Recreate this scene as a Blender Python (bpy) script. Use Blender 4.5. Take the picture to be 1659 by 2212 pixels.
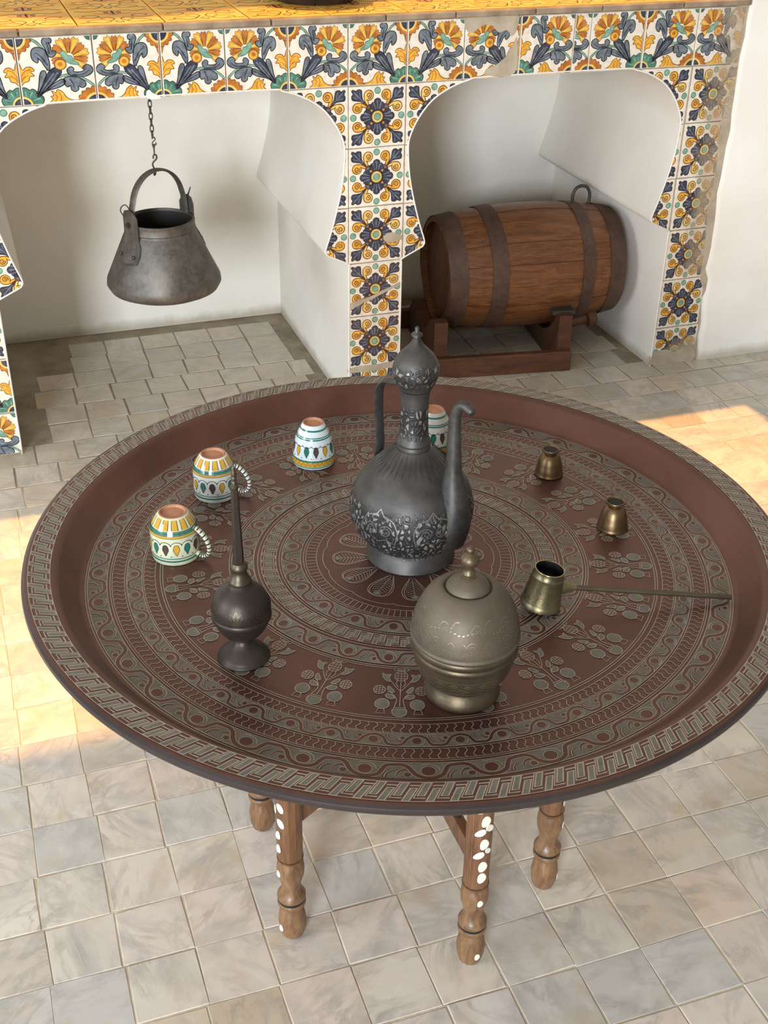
import bpy, bmesh, math, random
from mathutils import Vector, Matrix
from mathutils.geometry import tessellate_polygon

random.seed(7)
for o in list(bpy.data.objects):
    bpy.data.objects.remove(o)
SC = bpy.context.scene
COL = SC.collection
PI = math.pi

# ------------------------------------------------------------------ camera
cam = bpy.data.cameras.new('camera')
cam.sensor_fit = 'VERTICAL'
cam.sensor_height = 36.0
cam.lens = 2591.1 / 2212 * 36.0
cam.clip_start = 0.05
CAMO = bpy.data.objects.new('camera', cam)
CAMO.location = (-0.8260, -2.5939, 1.3591)
CAMO.rotation_euler = (math.radians(58.5285), math.radians(-0.8762), math.radians(-19.1163))
COL.objects.link(CAMO)
SC.camera = CAMO

# ------------------------------------------------------------------ world, sun, daylight, exposure
SC.view_settings.view_transform = 'Standard'
SC.view_settings.look = 'None'
SC.view_settings.gamma = 1.0
SC.view_settings.use_curve_mapping = False
SC.view_settings.exposure = -0.20
world = bpy.data.worlds.new('world')
SC.world = world
world.use_nodes = True
bgn = world.node_tree.nodes['Background']
bgn.inputs[0].default_value = (1.0, 0.955, 0.89, 1)
bgn.inputs[1].default_value = 0.40

sun = bpy.data.lights.new('sun', 'SUN')
sun.energy = 6.6
sun.color = (1.0, 0.48, 0.14)
sun.angle = math.radians(1.3)
SUNO = bpy.data.objects.new('sun', sun)
SUN_TAN = 3.30
sdir = Vector((-0.04, -1.0, -SUN_TAN)).normalized()
SUNO.rotation_euler = sdir.to_track_quat('-Z', 'Y').to_euler()
SUNO.location = (0, 3, 6)
COL.objects.link(SUNO)

# daylight of the open courtyard door, to the left behind the camera
door = bpy.data.lights.new('courtyard_daylight', 'AREA')
door.shape = 'RECTANGLE'
door.size = 1.2
door.size_y = 1.6
door.energy = 430
door.color = (0.86, 0.93, 1.0)
DOORO = bpy.data.objects.new('courtyard_daylight', door)
DOORO.location = (-3.25, -5.8, 1.55)
DOORO.rotation_euler = (Vector((-0.1, 0.2, 0.4)) - Vector(DOORO.location)).to_track_quat('-Z', 'Y').to_euler()
COL.objects.link(DOORO)

# daylight of a second window in the left-hand side of the room
win = bpy.data.lights.new('side_window_daylight', 'AREA')
win.shape = 'RECTANGLE'
win.size = 1.3
win.size_y = 1.3
win.energy = 70
win.color = (0.80, 0.89, 1.0)
WINO = bpy.data.objects.new('side_window_daylight', win)
WINO.location = (-3.6, -1.75, 1.45)
WINO.rotation_euler = (Vector((0.2, 0.1, 0.4)) - Vector(WINO.location)).to_track_quat('-Z', 'Y').to_euler()
COL.objects.link(WINO)

# ------------------------------------------------------------------ generic helpers
def tag(o, label=None, cat=None, group=None, kind=None):
    if label: o['label'] = label
    if cat: o['category'] = cat
    if group: o['group'] = group
    if kind: o['kind'] = kind
    return o

def empty(name, loc=(0, 0, 0), rz=0.0):
    o = bpy.data.objects.new(name, None)
    o.empty_display_size = 0.02
    o.location = loc
    o.rotation_euler = (0, 0, rz)
    COL.objects.link(o)
    return o

def link(name, me, mats=None, parent=None, loc=None, rot=None):
    o = bpy.data.objects.new(name, me)
    if mats is not None and not me.materials:
        for m in (mats if isinstance(mats, (list, tuple)) else [mats]):
            me.materials.append(m)
    COL.objects.link(o)
    if parent is not None: o.parent = parent
    if loc is not None: o.location = loc
    if rot is not None: o.rotation_euler = rot
    return o

def smooth(me, ang=38):
    for p in me.polygons: p.use_smooth = True
    try: me.set_sharp_from_angle(angle=math.radians(ang))
    except Exception: pass

def mesh(name, verts, faces, sm=None):
    me = bpy.data.meshes.new(name)
    me.from_pydata([tuple(v) for v in verts], [], faces)
    me.update()
    if sm: smooth(me, sm)
    return me

def fix_normals(me):
    bm = bmesh.new(); bm.from_mesh(me)
    bmesh.ops.recalc_face_normals(bm, faces=bm.faces)
    bm.to_mesh(me); bm.free()
    return me

def cr(pts, n=5, closed=False):
    """Catmull-Rom through 2-D or 3-D points."""
    P = [Vector(p) for p in pts]
    N = len(P); out = []
    rng = N if closed else N - 1
    for i in range(rng):
        if closed:
            a, b, c, d = P[(i - 1) % N], P[i], P[(i + 1) % N], P[(i + 2) % N]
        else:
            b, c = P[i], P[i + 1]
            a = P[i - 1] if i > 0 else b * 2 - c
            d = P[i + 2] if i + 2 < N else c * 2 - b
        for k in range(n):
            t = k / n
            out.append(0.5 * ((2 * b) + (c - a) * t + (2 * a - 5 * b + 4 * c - d) * t * t + (3 * b - a - 3 * c + d) * t ** 3))
    if not closed: out.append(P[-1])
    return [tuple(v) for v in out]

def lathe_me(name, prof, seg=56, sub=0, sm=38, cap=True):
    """prof: list of (r, z) from bottom to top or the other way round; open ends are capped."""
    if sub: prof = cr(prof, sub)
    prof = [(max(r, 0.00005), z) for r, z in prof]
    vs, fs = [], []
    for r, z in prof:
        for k in range(seg):
            a = 2 * PI * k / seg
            vs.append((r * math.cos(a), r * math.sin(a), z))
    for i in range(len(prof) - 1):
        for k in range(seg):
            k2 = (k + 1) % seg
            fs.append((i * seg + k, i * seg + k2, (i + 1) * seg + k2, (i + 1) * seg + k))
    if cap:
        fs.append(tuple(range(seg))[::-1])
        n = (len(prof) - 1) * seg
        fs.append(tuple(range(n, n + seg)))
    me = mesh(name, vs, fs)
    fix_normals(me)
    smooth(me, sm)
    return me

def tube_me(name, path, rad, seg=10, flat=None, cap=True, sm=50, up=Vector((0, 0, 1))):
    """Tube along 3-D path; rad number or list; flat=(rx, ry) scale of the section along side/normal."""
    P = [Vector(p) for p in path]
    n = len(P)
    if not isinstance(rad, (list, tuple)): rad = [rad] * n
    vs, fs = [], []
    prev = None
    for i in range(n):
        t = (P[min(i + 1, n - 1)] - P[max(i - 1, 0)]).normalized()
        if prev is None:
            s = t.cross(up)
            if s.length < 1e-3: s = t.cross(Vector((1, 0, 0)))
            s.normalize()
        else:
            s = (prev - t * prev.dot(t)).normalized()
        prev = s
        u = s.cross(t)
        fx, fy = flat if flat else (1, 1)
        for k in range(seg):
            a = 2 * PI * k / seg
            vs.append(P[i] + s * (rad[i] * fx * math.cos(a)) + u * (rad[i] * fy * math.sin(a)))
    for i in range(n - 1):
        for k in range(seg):
            k2 = (k + 1) % seg
            fs.append((i * seg + k, i * seg + k2, (i + 1) * seg + k2, (i + 1) * seg + k))
    if cap:
        fs.append(tuple(range(seg))[::-1]); fs.append(tuple(range((n - 1) * seg, n * seg)))
    me = mesh(name, vs, fs)
    fix_normals(me); smooth(me, sm)
    return me

def box_me(name, x0, x1, y0, y1, z0, z1, bev=0.0, segs=1):
    bm = bmesh.new()
    bmesh.ops.create_cube(bm, size=1)
    for v in bm.verts:
        v.co = Vector(((x0 + x1) / 2 + v.co.x * (x1 - x0), (y0 + y1) / 2 + v.co.y * (y1 - y0), (z0 + z1) / 2 + v.co.z * (z1 - z0)))
    if bev: bmesh.ops.bevel(bm, geom=list(bm.edges), offset=bev, segments=segs, affect='EDGES', profile=0.6)
    me = bpy.data.meshes.new(name); bm.to_mesh(me); bm.free()
    return me

def beam_me(name, a, b, w, h, bev=0.001):
    """Rectangular bar from a to b, w wide (horizontal), h high."""
    a, b = Vector(a), Vector(b)
    me = box_me(name, 0, (b - a).length, -w / 2, w / 2, -h / 2, h / 2, bev)
    x = (b - a).normalized(); y = Vector((0, 0, 1)).cross(x).normalized(); z = x.cross(y)
    M = Matrix((x, y, z)).transposed().to_4x4(); M.translation = a
    me.transform(M)
    return me

# ------------------------------------------------------------------ materials
MATS = {}
def nodes_of(name):
    m = bpy.data.materials.new(name); m.use_nodes = True
    nt = m.node_tree
    b = nt.nodes['Principled BSDF']
    return m, nt, b

def N(nt, t, **kw):
    n = nt.nodes.new(t)
    for k, v in kw.items():
        if k.startswith('i_'):
            key = k[2:]
            n.inputs[int(key) if key.isdigit() else key].default_value = v
        else: setattr(n, k, v)
    return n

def coords(nt, kind='Object', scale=(1, 1, 1)):
    tc = N(nt, 'ShaderNodeTexCoord')
    mp = N(nt, 'ShaderNodeMapping'); mp.inputs['Scale'].default_value = scale
    nt.links.new(tc.outputs[kind], mp.inputs[0])
    return mp.outputs[0]

def noise(nt, vec, scale, detail=4, rough=0.55, dist=0.0):
    n = N(nt, 'ShaderNodeTexNoise'); n.inputs['Scale'].default_value = scale
    n.inputs['Detail'].default_value = detail; n.inputs['Roughness'].default_value = rough
    n.inputs['Distortion'].default_value = dist
    nt.links.new(vec, n.inputs['Vector'])
    return n.outputs['Fac']

def ramp(nt, fac, stops):
    r = N(nt, 'ShaderNodeValToRGB')
    el = r.color_ramp.elements
    while len(el) > 1: el.remove(el[-1])
    el[0].position = stops[0][0]; el[0].color = (*stops[0][1], 1) if len(stops[0][1]) == 3 else stops[0][1]
    for p, c in stops[1:]:
        e = el.new(p); e.color = (*c, 1) if len(c) == 3 else c
    nt.links.new(fac, r.inputs[0])
    return r.outputs[0]

def mixc(nt, fac, a, b, mode='MIX'):
    m = N(nt, 'ShaderNodeMix', data_type='RGBA', blend_type=mode)
    for s, v in ((m.inputs[0], fac), (m.inputs[6], a), (m.inputs[7], b)):
        if hasattr(v, 'links') or hasattr(v, 'is_linked'): nt.links.new(v, s)
        elif isinstance(v, (int, float)): s.default_value = v
        else: s.default_value = (*v, 1)
    return m.outputs[2]

def mth(nt, op, a, b=None, clamp=False):
    m = N(nt, 'ShaderNodeMath', operation=op, use_clamp=clamp)
    for i, v in enumerate((a, b)):
        if v is None: continue
        if hasattr(v, 'is_linked'): nt.links.new(v, m.inputs[i])
        else: m.inputs[i].default_value = v
    return m.outputs[0]

def sep(nt, vec):
    s = N(nt, 'ShaderNodeSeparateXYZ'); nt.links.new(vec, s.inputs[0]); return s.outputs

def bump(nt, b, h, strength=0.3, dist=0.002, prev=None):
    bp = N(nt, 'ShaderNodeBump'); bp.inputs['Strength'].default_value = strength
    bp.inputs['Distance'].default_value = dist
    nt.links.new(h, bp.inputs['Height'])
    if prev is not None: nt.links.new(prev, bp.inputs['Normal'])
    nt.links.new(bp.outputs[0], b.inputs['Normal'])
    return bp.outputs[0]

def simple(name, c1, c2=None, rough=0.5, metal=0.0, scale=20, bumpv=0.0, bscale=60, detail=4, spec=0.5, coat=0.0):
    if name in MATS: return MATS[name]
    m, nt, b = nodes_of(name)
    v = coords(nt)
    c2 = c2 or tuple(x * 0.75 for x in c1)
    f = noise(nt, v, scale, detail)
    nt.links.new(ramp(nt, f, [(0.32, c2), (0.68, c1)]), b.inputs['Base Color'])
    b.inputs['Roughness'].default_value = rough
    b.inputs['Metallic'].default_value = metal
    b.inputs['Specular IOR Level'].default_value = spec
    b.inputs['Coat Weight'].default_value = coat
    if bumpv: bump(nt, b, noise(nt, v, bscale, 4), bumpv)
    MATS[name] = m
    return m

# painted glaze: colour with brush unevenness; worn to bare beige biscuit along the damp right-hand edge
def glaze(name, c, var=0.35, rough=0.22):
    m, nt, b = nodes_of('glaze_' + name)
    geo = N(nt, 'ShaderNodeNewGeometry')
    pos = geo.outputs['Position']
    x, y, z = sep(nt, pos)
    f = noise(nt, pos, 70, 3)
    dark = tuple(v * (1 - var) for v in c); light = tuple(min(1, v * (1 + var * 0.8) + 0.02) for v in c)
    col = ramp(nt, f, [(0.3, dark), (0.5, c), (0.72, light)])
    n2 = noise(nt, pos, 14, 5, 0.65)
    e = mth(nt, 'ADD', x, mth(nt, 'MULTIPLY', mth(nt, 'SUBTRACT', n2, 0.5), 0.22))
    w = mth(nt, 'MULTIPLY', mth(nt, 'SUBTRACT', e, 0.900), 14.0, True)
    zz = mth(nt, 'MULTIPLY', mth(nt, 'SUBTRACT', z, 0.235), 22.0, True)
    zl = mth(nt, 'MULTIPLY', mth(nt, 'SUBTRACT', 0.085, z), 26.0, True)
    xr = mth(nt, 'MULTIPLY', mth(nt, 'SUBTRACT', x, 0.8), 22.0, True)
    w = mth(nt, 'MULTIPLY', w, mth(nt, 'MAXIMUM', zz, zl))
    w = mth(nt, 'MULTIPLY', w, xr)
    w = mth(nt, 'MULTIPLY', w, 0.80)
    col = mixc(nt, w, col, (0.40, 0.31, 0.20))
    # tiny chips and dirt
    d = noise(nt, pos, 160, 3, 0.7)
    dm = mth(nt, 'MULTIPLY', mth(nt, 'SUBTRACT', d, 0.66), 9.0, True)
    col = mixc(nt, mth(nt, 'MULTIPLY', dm, 0.5), col, (0.36, 0.28, 0.20))
    nt.links.new(col, b.inputs['Base Color'])
    rg = mth(nt, 'ADD', mth(nt, 'MULTIPLY', w, 0.5), rough)
    nt.links.new(rg, b.inputs['Roughness'])
    bump(nt, b, f, 0.08, 0.001)
    return m

PAINT = ['cream', 'navy', 'slate', 'yellow', 'pale_yellow', 'rust', 'green', 'pale_green', 'brown_line', 'dark_line', 'orange', 'mortar']
PIX = {k: i for i, k in enumerate(PAINT)}
GL = [glaze('cream', (0.74, 0.68, 0.57), 0.12, 0.2), glaze('navy', (0.040, 0.045, 0.075), 0.5), glaze('slate', (0.145, 0.170, 0.190), 0.45),
      glaze('yellow', (0.72, 0.38, 0.045), 0.25), glaze('pale_yellow', (0.72, 0.50, 0.13), 0.2), glaze('rust', (0.45, 0.155, 0.025), 0.35),
      glaze('green', (0.075, 0.20, 0.14), 0.4), glaze('pale_green', (0.20, 0.36, 0.27), 0.25), glaze('brown_line', (0.20, 0.075, 0.02), 0.3),
      glaze('dark_line', (0.022, 0.024, 0.032), 0.3), glaze('orange', (0.66, 0.24, 0.03), 0.3)]
M_MORTAR = simple('mortar', (0.50, 0.43, 0.33), (0.34, 0.28, 0.20), 0.9, 0, 18, 0.5, 90)
GL.append(M_MORTAR)

def plaster():
    m, nt, b = nodes_of('white_plaster')
    geo = N(nt, 'ShaderNodeNewGeometry'); pos = geo.outputs['Position']
    x, y, z = sep(nt, pos)
    f = noise(nt, pos, 3.2, 5, 0.6)
    col = ramp(nt, f, [(0.3, (0.74, 0.71, 0.63)), (0.7, (0.82, 0.80, 0.74))])
    n2 = noise(nt, pos, 16, 5, 0.65)
    # grime where the limewash meets the floor
    g = mth(nt, 'SUBTRACT', mth(nt, 'ADD', 0.016, mth(nt, 'MULTIPLY', n2, 0.035)), z)
    g = mth(nt, 'MULTIPLY', g, 40.0, True)
    col = mixc(nt, mth(nt, 'MULTIPLY', g, 0.65), col, (0.34, 0.28, 0.19))
    nt.links.new(col, b.inputs['Base Color'])
    b.inputs['Roughness'].default_value = 0.85
    b.inputs['Specular IOR Level'].default_value = 0.2
    h = mth(nt, 'ADD', noise(nt, pos, 9, 4), mth(nt, 'MULTIPLY', noise(nt, pos, 60, 3), 0.25))
    bump(nt, b, h, 0.25, 0.006)
    return m
M_PLASTER = plaster()

def marble():
    m, nt, b = nodes_of('worn_marble')
    geo = N(nt, 'ShaderNodeNewGeometry'); pos = geo.outputs['Position']
    oi = N(nt, 'ShaderNodeObjectInfo')
    rnd = mth(nt, 'FRACT', mth(nt, 'ADD', oi.outputs['Random'], geo.outputs['Random Per Island']))
    off = N(nt, 'ShaderNodeCombineXYZ')
    nt.links.new(mth(nt, 'MULTIPLY', rnd, 37.0), off.inputs[0]); nt.links.new(mth(nt, 'MULTIPLY', rnd, 91.0), off.inputs[2])
    va = N(nt, 'ShaderNodeVectorMath', operation='ADD'); nt.links.new(pos, va.inputs[0]); nt.links.new(off.outputs[0], va.inputs[1])
    vr = N(nt, 'ShaderNodeVectorRotate', rotation_type='Z_AXIS'); nt.links.new(va.outputs[0], vr.inputs['Vector'])
    nt.links.new(mth(nt, 'MULTIPLY', rnd, 19.0), vr.inputs['Angle'])
    mp = N(nt, 'ShaderNodeMapping'); mp.inputs['Scale'].default_value = (1, 2.2, 1); nt.links.new(vr.outputs[0], mp.inputs[0])
    v = mp.outputs[0]
    base = ramp(nt, rnd, [(0.0, (0.62, 0.55, 0.475)), (0.15, (0.68, 0.62, 0.525)), (0.3, (0.47, 0.465, 0.44)), (0.45, (0.69, 0.62, 0.51)),
                          (0.6, (0.50, 0.42, 0.31)), (0.72, (0.66, 0.62, 0.57)), (0.86, (0.66, 0.54, 0.43)), (1.0, (0.52, 0.51, 0.48))])
    vein = noise(nt, v, 7.5, 9, 0.66, 0.9)
    vm = ramp(nt, vein, [(0.44, (0, 0, 0)), (0.495, (1, 1, 1)), (0.51, (1, 1, 1)), (0.57, (0, 0, 0))])
    vs = mth(nt, 'MULTIPLY', vm, mth(nt, 'MULTIPLY', mth(nt, 'SUBTRACT', noise(nt, va.outputs[0], 14, 4), 0.36), 2.6, True))
    col = mixc(nt, mth(nt, 'MULTIPLY', vs, 0.65), base, (0.26, 0.245, 0.225))
    blot = noise(nt, v, 9, 4, 0.55, 0.5)
    col = mixc(nt, mth(nt, 'MULTIPLY', mth(nt, 'SUBTRACT', blot, 0.49), 2.8, True), col, (0.34, 0.325, 0.30))
    cloud = noise(nt, va.outputs[0], 22, 5, 0.6)
    col = mixc(nt, mth(nt, 'MULTIPLY', mth(nt, 'SUBTRACT', cloud, 0.52), 1.6, True), col, (0.72, 0.69, 0.63))
    warm = noise(nt, va.outputs[0], 12, 4, 0.6)
    col = mixc(nt, mth(nt, 'MULTIPLY', mth(nt, 'SUBTRACT', warm, 0.53), 3.2, True), col, (0.52, 0.40, 0.25))
    # soot and damp inside and in front of the hearth niches
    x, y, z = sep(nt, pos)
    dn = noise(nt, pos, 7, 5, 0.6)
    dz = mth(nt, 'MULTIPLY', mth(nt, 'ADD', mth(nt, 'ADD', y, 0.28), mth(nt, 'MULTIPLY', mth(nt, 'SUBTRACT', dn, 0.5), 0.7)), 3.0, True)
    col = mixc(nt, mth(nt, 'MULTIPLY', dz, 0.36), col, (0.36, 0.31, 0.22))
    nt.links.new(col, b.inputs['Base Color'])
    r = ramp(nt, noise(nt, pos, 30, 4), [(0.3, (0.30,) * 3), (0.7, (0.46,) * 3)])
    nt.links.new(r, b.inputs['Roughness'])
    b.inputs['Specular IOR Level'].default_value = 0.5
    h = mth(nt, 'ADD', noise(nt, pos, 18, 3), mth(nt, 'MULTIPLY', noise(nt, pos, 220, 3), 0.08))
    bump(nt, b, h, 0.22, 0.004)
    return m
M_MARBLE = marble()
def grout():
    m, nt, b = nodes_of('floor_grout')
    geo = N(nt, 'ShaderNodeNewGeometry'); pos = geo.outputs['Position']
    x, y, z = sep(nt, pos)
    f = noise(nt, pos, 9, 6)
    col = ramp(nt, f, [(0.32, (0.42, 0.34, 0.24)), (0.68, (0.72, 0.63, 0.49))])
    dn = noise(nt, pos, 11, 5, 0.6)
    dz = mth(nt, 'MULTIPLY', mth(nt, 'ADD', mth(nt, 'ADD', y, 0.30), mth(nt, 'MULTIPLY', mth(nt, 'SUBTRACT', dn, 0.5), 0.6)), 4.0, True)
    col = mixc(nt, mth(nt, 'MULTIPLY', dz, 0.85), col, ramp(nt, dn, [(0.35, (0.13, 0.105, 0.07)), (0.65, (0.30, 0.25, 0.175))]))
    nt.links.new(col, b.inputs['Base Color'])
    b.inputs['Roughness'].default_value = 0.9
    bump(nt, b, noise(nt, pos, 70, 5), 0.6, 0.003)
    return m
M_GROUT = grout()

# ------------------------------------------------------------------ 2-D drawing kit: fills and brush strokes become thin raised polygons
class Art:
    def __init__(s): s.p = []
    def fill(s, pts, col, layer=1):
        pts = [(q[0], q[1]) for q in pts]
        for t in tessellate_polygon([[Vector((a, b, 0)) for a, b in pts]]):
            tri = [pts[i] for i in t]
            ar = (tri[1][0] - tri[0][0]) * (tri[2][1] - tri[0][1]) - (tri[2][0] - tri[0][0]) * (tri[1][1] - tri[0][1])
            if abs(ar) < 1e-12: continue
            s.p.append((layer, col, tri if ar > 0 else tri[::-1]))
    def line(s, pts, w, col, layer=2, closed=False, taper=None):
        P = [Vector((q[0], q[1])) for q in pts]; n = len(P)
        L, R = [], []
        for i in range(n):
            a = P[(i - 1) % n] if closed else P[max(i - 1, 0)]
            c = P[(i + 1) % n] if closed else P[min(i + 1, n - 1)]
            d = c - a
            if d.length < 1e-9: d = Vector((1, 0))
            d.normalize(); nn = Vector((-d.y, d.x))
            ww = w / 2
            if taper: ww *= taper[0] + (taper[1] - taper[0]) * i / max(1, n - 1)
            L.append(P[i] + nn * ww); R.append(P[i] - nn * ww)
        for i in range(n if closed else n - 1):
            j = (i + 1) % n
            s.p.append((layer, col, [tuple(R[i]), tuple(R[j]), tuple(L[j]), tuple(L[i])]))
    def shape(s, pts, col, out, w, layer=1, sm=4):
        c = cr(pts, sm, True) if sm else pts
        s.fill(c, col, layer); s.line(c, w, out, layer + 0.5, True)
    def disc(s, c, r, col, out=None, w=0.01, layer=1, n=16, ry=None):
        ry = ry or r
        pts = [(c[0] + r * math.cos(2 * PI * k / n), c[1] + ry * math.sin(2 * PI * k / n)) for k in range(n)]
        s.fill(pts, col, layer)
        if out is not None: s.line(pts, w, out, layer + 0.5, True)
    def add(s, o, f):
        flip = False
        a, b, c = f((0.1, 0.1)), f((0.101, 0.1)), f((0.1, 0.101))
        flip = (b[0] - a[0]) * (c[1] - a[1]) - (c[0] - a[0]) * (b[1] - a[1]) < 0
        for l, col, q in o.p:
            qq = [f(v) for v in q]
            s.p.append((l, col, qq[::-1] if flip else qq))

def clip(poly, conv):
    """Sutherland-Hodgman of poly against a counter-clockwise convex polygon."""
    out = poly
    m = len(conv)
    for i in range(m):
        ax, ay = conv[i]; bx, by = conv[(i + 1) % m]
        inp, out = out, []
        if not inp: return []
        def sd(q): return (bx - ax) * (q[1] - ay) - (by - ay) * (q[0] - ax)
        for k in range(len(inp)):
            p, q = inp[k], inp[(k + 1) % len(inp)]
            sp, sq = sd(p), sd(q)
            if sp >= 0: out.append(p)
            if (sp >= 0) != (sq >= 0):
                t = sp / (sp - sq); out.append((p[0] + (q[0] - p[0]) * t, p[1] + (q[1] - p[1]) * t))
    return out

def art_mesh(name, art, mapf, regions=None, extra=None):
    """Mesh of the drawing; mapf(x, y, layer) -> 3-D; regions: convex polygons that keep it. extra=(verts, faces, matidx)."""
    vs, fs, mi = [], [], []
    if extra:
        vs += extra[0]; fs += extra[1]; mi += extra[2]
    for l, col, q in art.p:
        for reg in (regions or [None]):
            qq = clip(q, reg) if reg else q
            if len(qq) < 3: continue
            b = len(vs)
            for x, y in qq: vs.append(tuple(mapf(x, y, l)))
            fs.append(tuple(range(b, b + len(qq)))); mi.append(col)
    me = bpy.data.meshes.new(name)
    me.from_pydata(vs, [], fs)
    for i, p in enumerate(me.polygons): p.material_index = mi[i]
    me.update()
    return me

# ------------------------------------------------------------------ floor
import_cam = Matrix.LocRotScale(Vector(CAMO.location), CAMO.rotation_euler.to_quaternion(), None)
CAMI = import_cam.inverted()
def project(P):
    q = CAMI @ Vector(P)
    if q.z >= -0.01: return None
    return (829.5 + 2591.1 * q.x / -q.z, 1106 - 2591.1 * q.y / -q.z)

floor_me = mesh('floor', [(-2.8, -4.2, -0.0010), (2.6, -4.2, -0.0010), (2.6, 0.70, -0.0010), (-2.8, 0.70, -0.0010),
                          (-2.8, -4.2, -0.06), (2.6, -4.2, -0.06), (2.6, 0.70, -0.06), (-2.8, 0.70, -0.06)],
                [(0, 1, 2, 3), (7, 6, 5, 4), (0, 4, 5, 1), (1, 5, 6, 2), (2, 6, 7, 3), (3, 7, 4, 0)])
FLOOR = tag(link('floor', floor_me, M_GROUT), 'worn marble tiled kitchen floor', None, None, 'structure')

def slab(cx, cy, sx, sy, rz, dz, ch):
    """One floor tile: uneven top with a worn, rounded arris (30 triangles)."""
    hx, hy = sx / 2, sy / 2
    j = lambda: random.uniform(-0.0016, 0.0016)
    cor = [(-hx + j(), -hy + j()), (hx + j(), -hy + j()), (hx + j(), hy + j()), (-hx + j(), hy + j())]
    vs = []
    for k, (x, y) in enumerate(cor): vs.append((x, y, -0.012))
    for k, (x, y) in enumerate(cor): vs.append((x, y, -0.0013))
    for k, (x, y) in enumerate(cor): vs.append((x * (1 - ch / hx), y * (1 - ch / hy), dz[k]))
    fs = []
    for a in (0, 4):
        for k in range(4): fs.append((a + k, a + (k + 1) % 4, a + 4 + (k + 1) % 4, a + 4 + k))
    fs.append((8, 9, 10, 11))
    c, s = math.cos(rz), math.sin(rz)
    return [(x * c - y * s, x * s + y * c, z) for x, y, z in vs], fs

TS = 0.0968
tiles = []
COLJ = [-1.75 + ((-0.391 + 1.75) % TS) - TS]
while COLJ[-1] < 2.2: COLJ.append(COLJ[-1] + TS * random.uniform(0.97, 1.03))
yy = -2.36
row = 0
while yy < 0.0:
    hgt = TS * random.uniform(0.965, 1.035)
    if yy > -0.62:      # towards the counter the joints wander from row to row
        xx = -1.75 + random.uniform(-0.05, 0.05)
        while xx < 2.2:
            w = TS * random.uniform(0.965, 1.035)
            tiles.append((xx + w / 2, yy + hgt / 2, w, hgt)); xx += w
    else:
        row_j = [x + random.uniform(-0.0035, 0.0035) for x in COLJ]
        for xa, xb in zip(row_j[:-1], row_j[1:]): tiles.append(((xa + xb) / 2, yy + hgt / 2, xb - xa, hgt))
    yy += hgt; row += 1
FY = yy
for (ax0, ax1) in ((-0.735, -0.02), (0.150, 0.855)):
    y2 = FY
    while y2 < 0.56:
        hgt = TS * random.uniform(0.96, 1.04)
        xx = ax0 + random.uniform(-0.012, 0.012)
        while xx < ax1 - 0.05:
            w = min(TS * random.uniform(0.96, 1.04), ax1 - xx)
            if w < 0.03: break
            if not (y2 > 0.40 and xx < ax0 + 0.05): tiles.append((xx + w / 2, y2 + hgt / 2, w, hgt))
            xx += w
        y2 += hgt
# front pilasters cover whatever tile runs under them
cand = []
TRAY_C = Vector((-0.368, -1.407, 0.55))
for i, (cx, cy, w, h) in enumerate(tiles):
    if cy > FY - 0.03 and False: continue
    q = [project((cx + a * w / 2, cy + b * h / 2, 0)) for a, b in ((-1, -1), (1, -1), (1, 1), (-1, 1))]
    if any(v is None for v in q): continue
    ar = 0.5 * abs(sum(q[k][0] * q[(k + 1) % 4][1] - q[(k + 1) % 4][0] * q[k][1] for k in range(4)))
    c = project((cx, cy, 0))
    inn = -30 < c[0] < 1690 and -30 < c[1] < 2240
    d = Vector((cx, cy, 0)) - CAMO.location
    hit = CAMO.location + d * ((0.55 - CAMO.location.z) / d.z)
    if (hit - TRAY_C).length < 0.45: inn = False
    if inn: cand.append((ar, i))
cand.sort(reverse=True)
keep = set(i for _, i in cand[:298])
rest_v, rest_f = [], []
for i, (cx, cy, w, h) in enumerate(tiles):
    g = random.uniform(0.0010, 0.0026) if cy < -0.3 else random.uniform(0.0024, 0.0046)
    base = random.uniform(-0.0004, 0.0004)
    dz = [base + random.uniform(-0.0003, 0.0003) for _ in range(4)]
    v, f = slab(cx, cy, w - g, h - g, random.uniform(-0.008, 0.008), dz, random.uniform(0.0006, 0.0011))
    if i in keep:
        link('floor_tile', mesh('floor_tile', v, f), M_MARBLE, FLOOR, (cx, cy, 0))
    else:
        b = len(rest_v)
        rest_v += [(x + cx, y + cy, z) for x, y, z in v]; rest_f += [tuple(a + b for a in q) for q in f]
tag(link('floor_tiles_beyond', mesh('floor_tiles_beyond', rest_v, rest_f), M_MARBLE, FLOOR), kind='stuff')

# ------------------------------------------------------------------ tiled counter front with two hearth niches
T = 0.135
ZT = 0.782           # underside of the frieze
ZB = 0.913           # top of the frieze
def arch_half(edge, sgn):
    """Horseshoe profile of one jamb, from the floor up to the crown; edge: X of the jamb, sgn +1: opening lies to the left of it."""
    pr = [(0.0, 0.0), (0.0, 0.372), (-0.002, 0.378), (-0.046, 0.399), (-0.054, 0.405), (-0.057, 0.418), (-0.043, 0.461), (-0.028, 0.515),
          (-0.015, 0.577), (-0.010, 0.640), (-0.016, 0.671), (-0.035, 0.707), (-0.066, 0.742), (-0.108, 0.766), (-0.149, 0.779), (-0.20, 0.7845)]
    return [(edge + sgn * x, z) for x, z in pr]
NICHES = [(-0.797, 0.0), (0.135, 0.862)]
OUT = []             # opening outlines, floor left -> crown -> floor right
for a, b in NICHES:
    OUT.append(arch_half(a, -1) + arch_half(b, 1)[::-1])

DEPTH = 0.66
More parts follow.
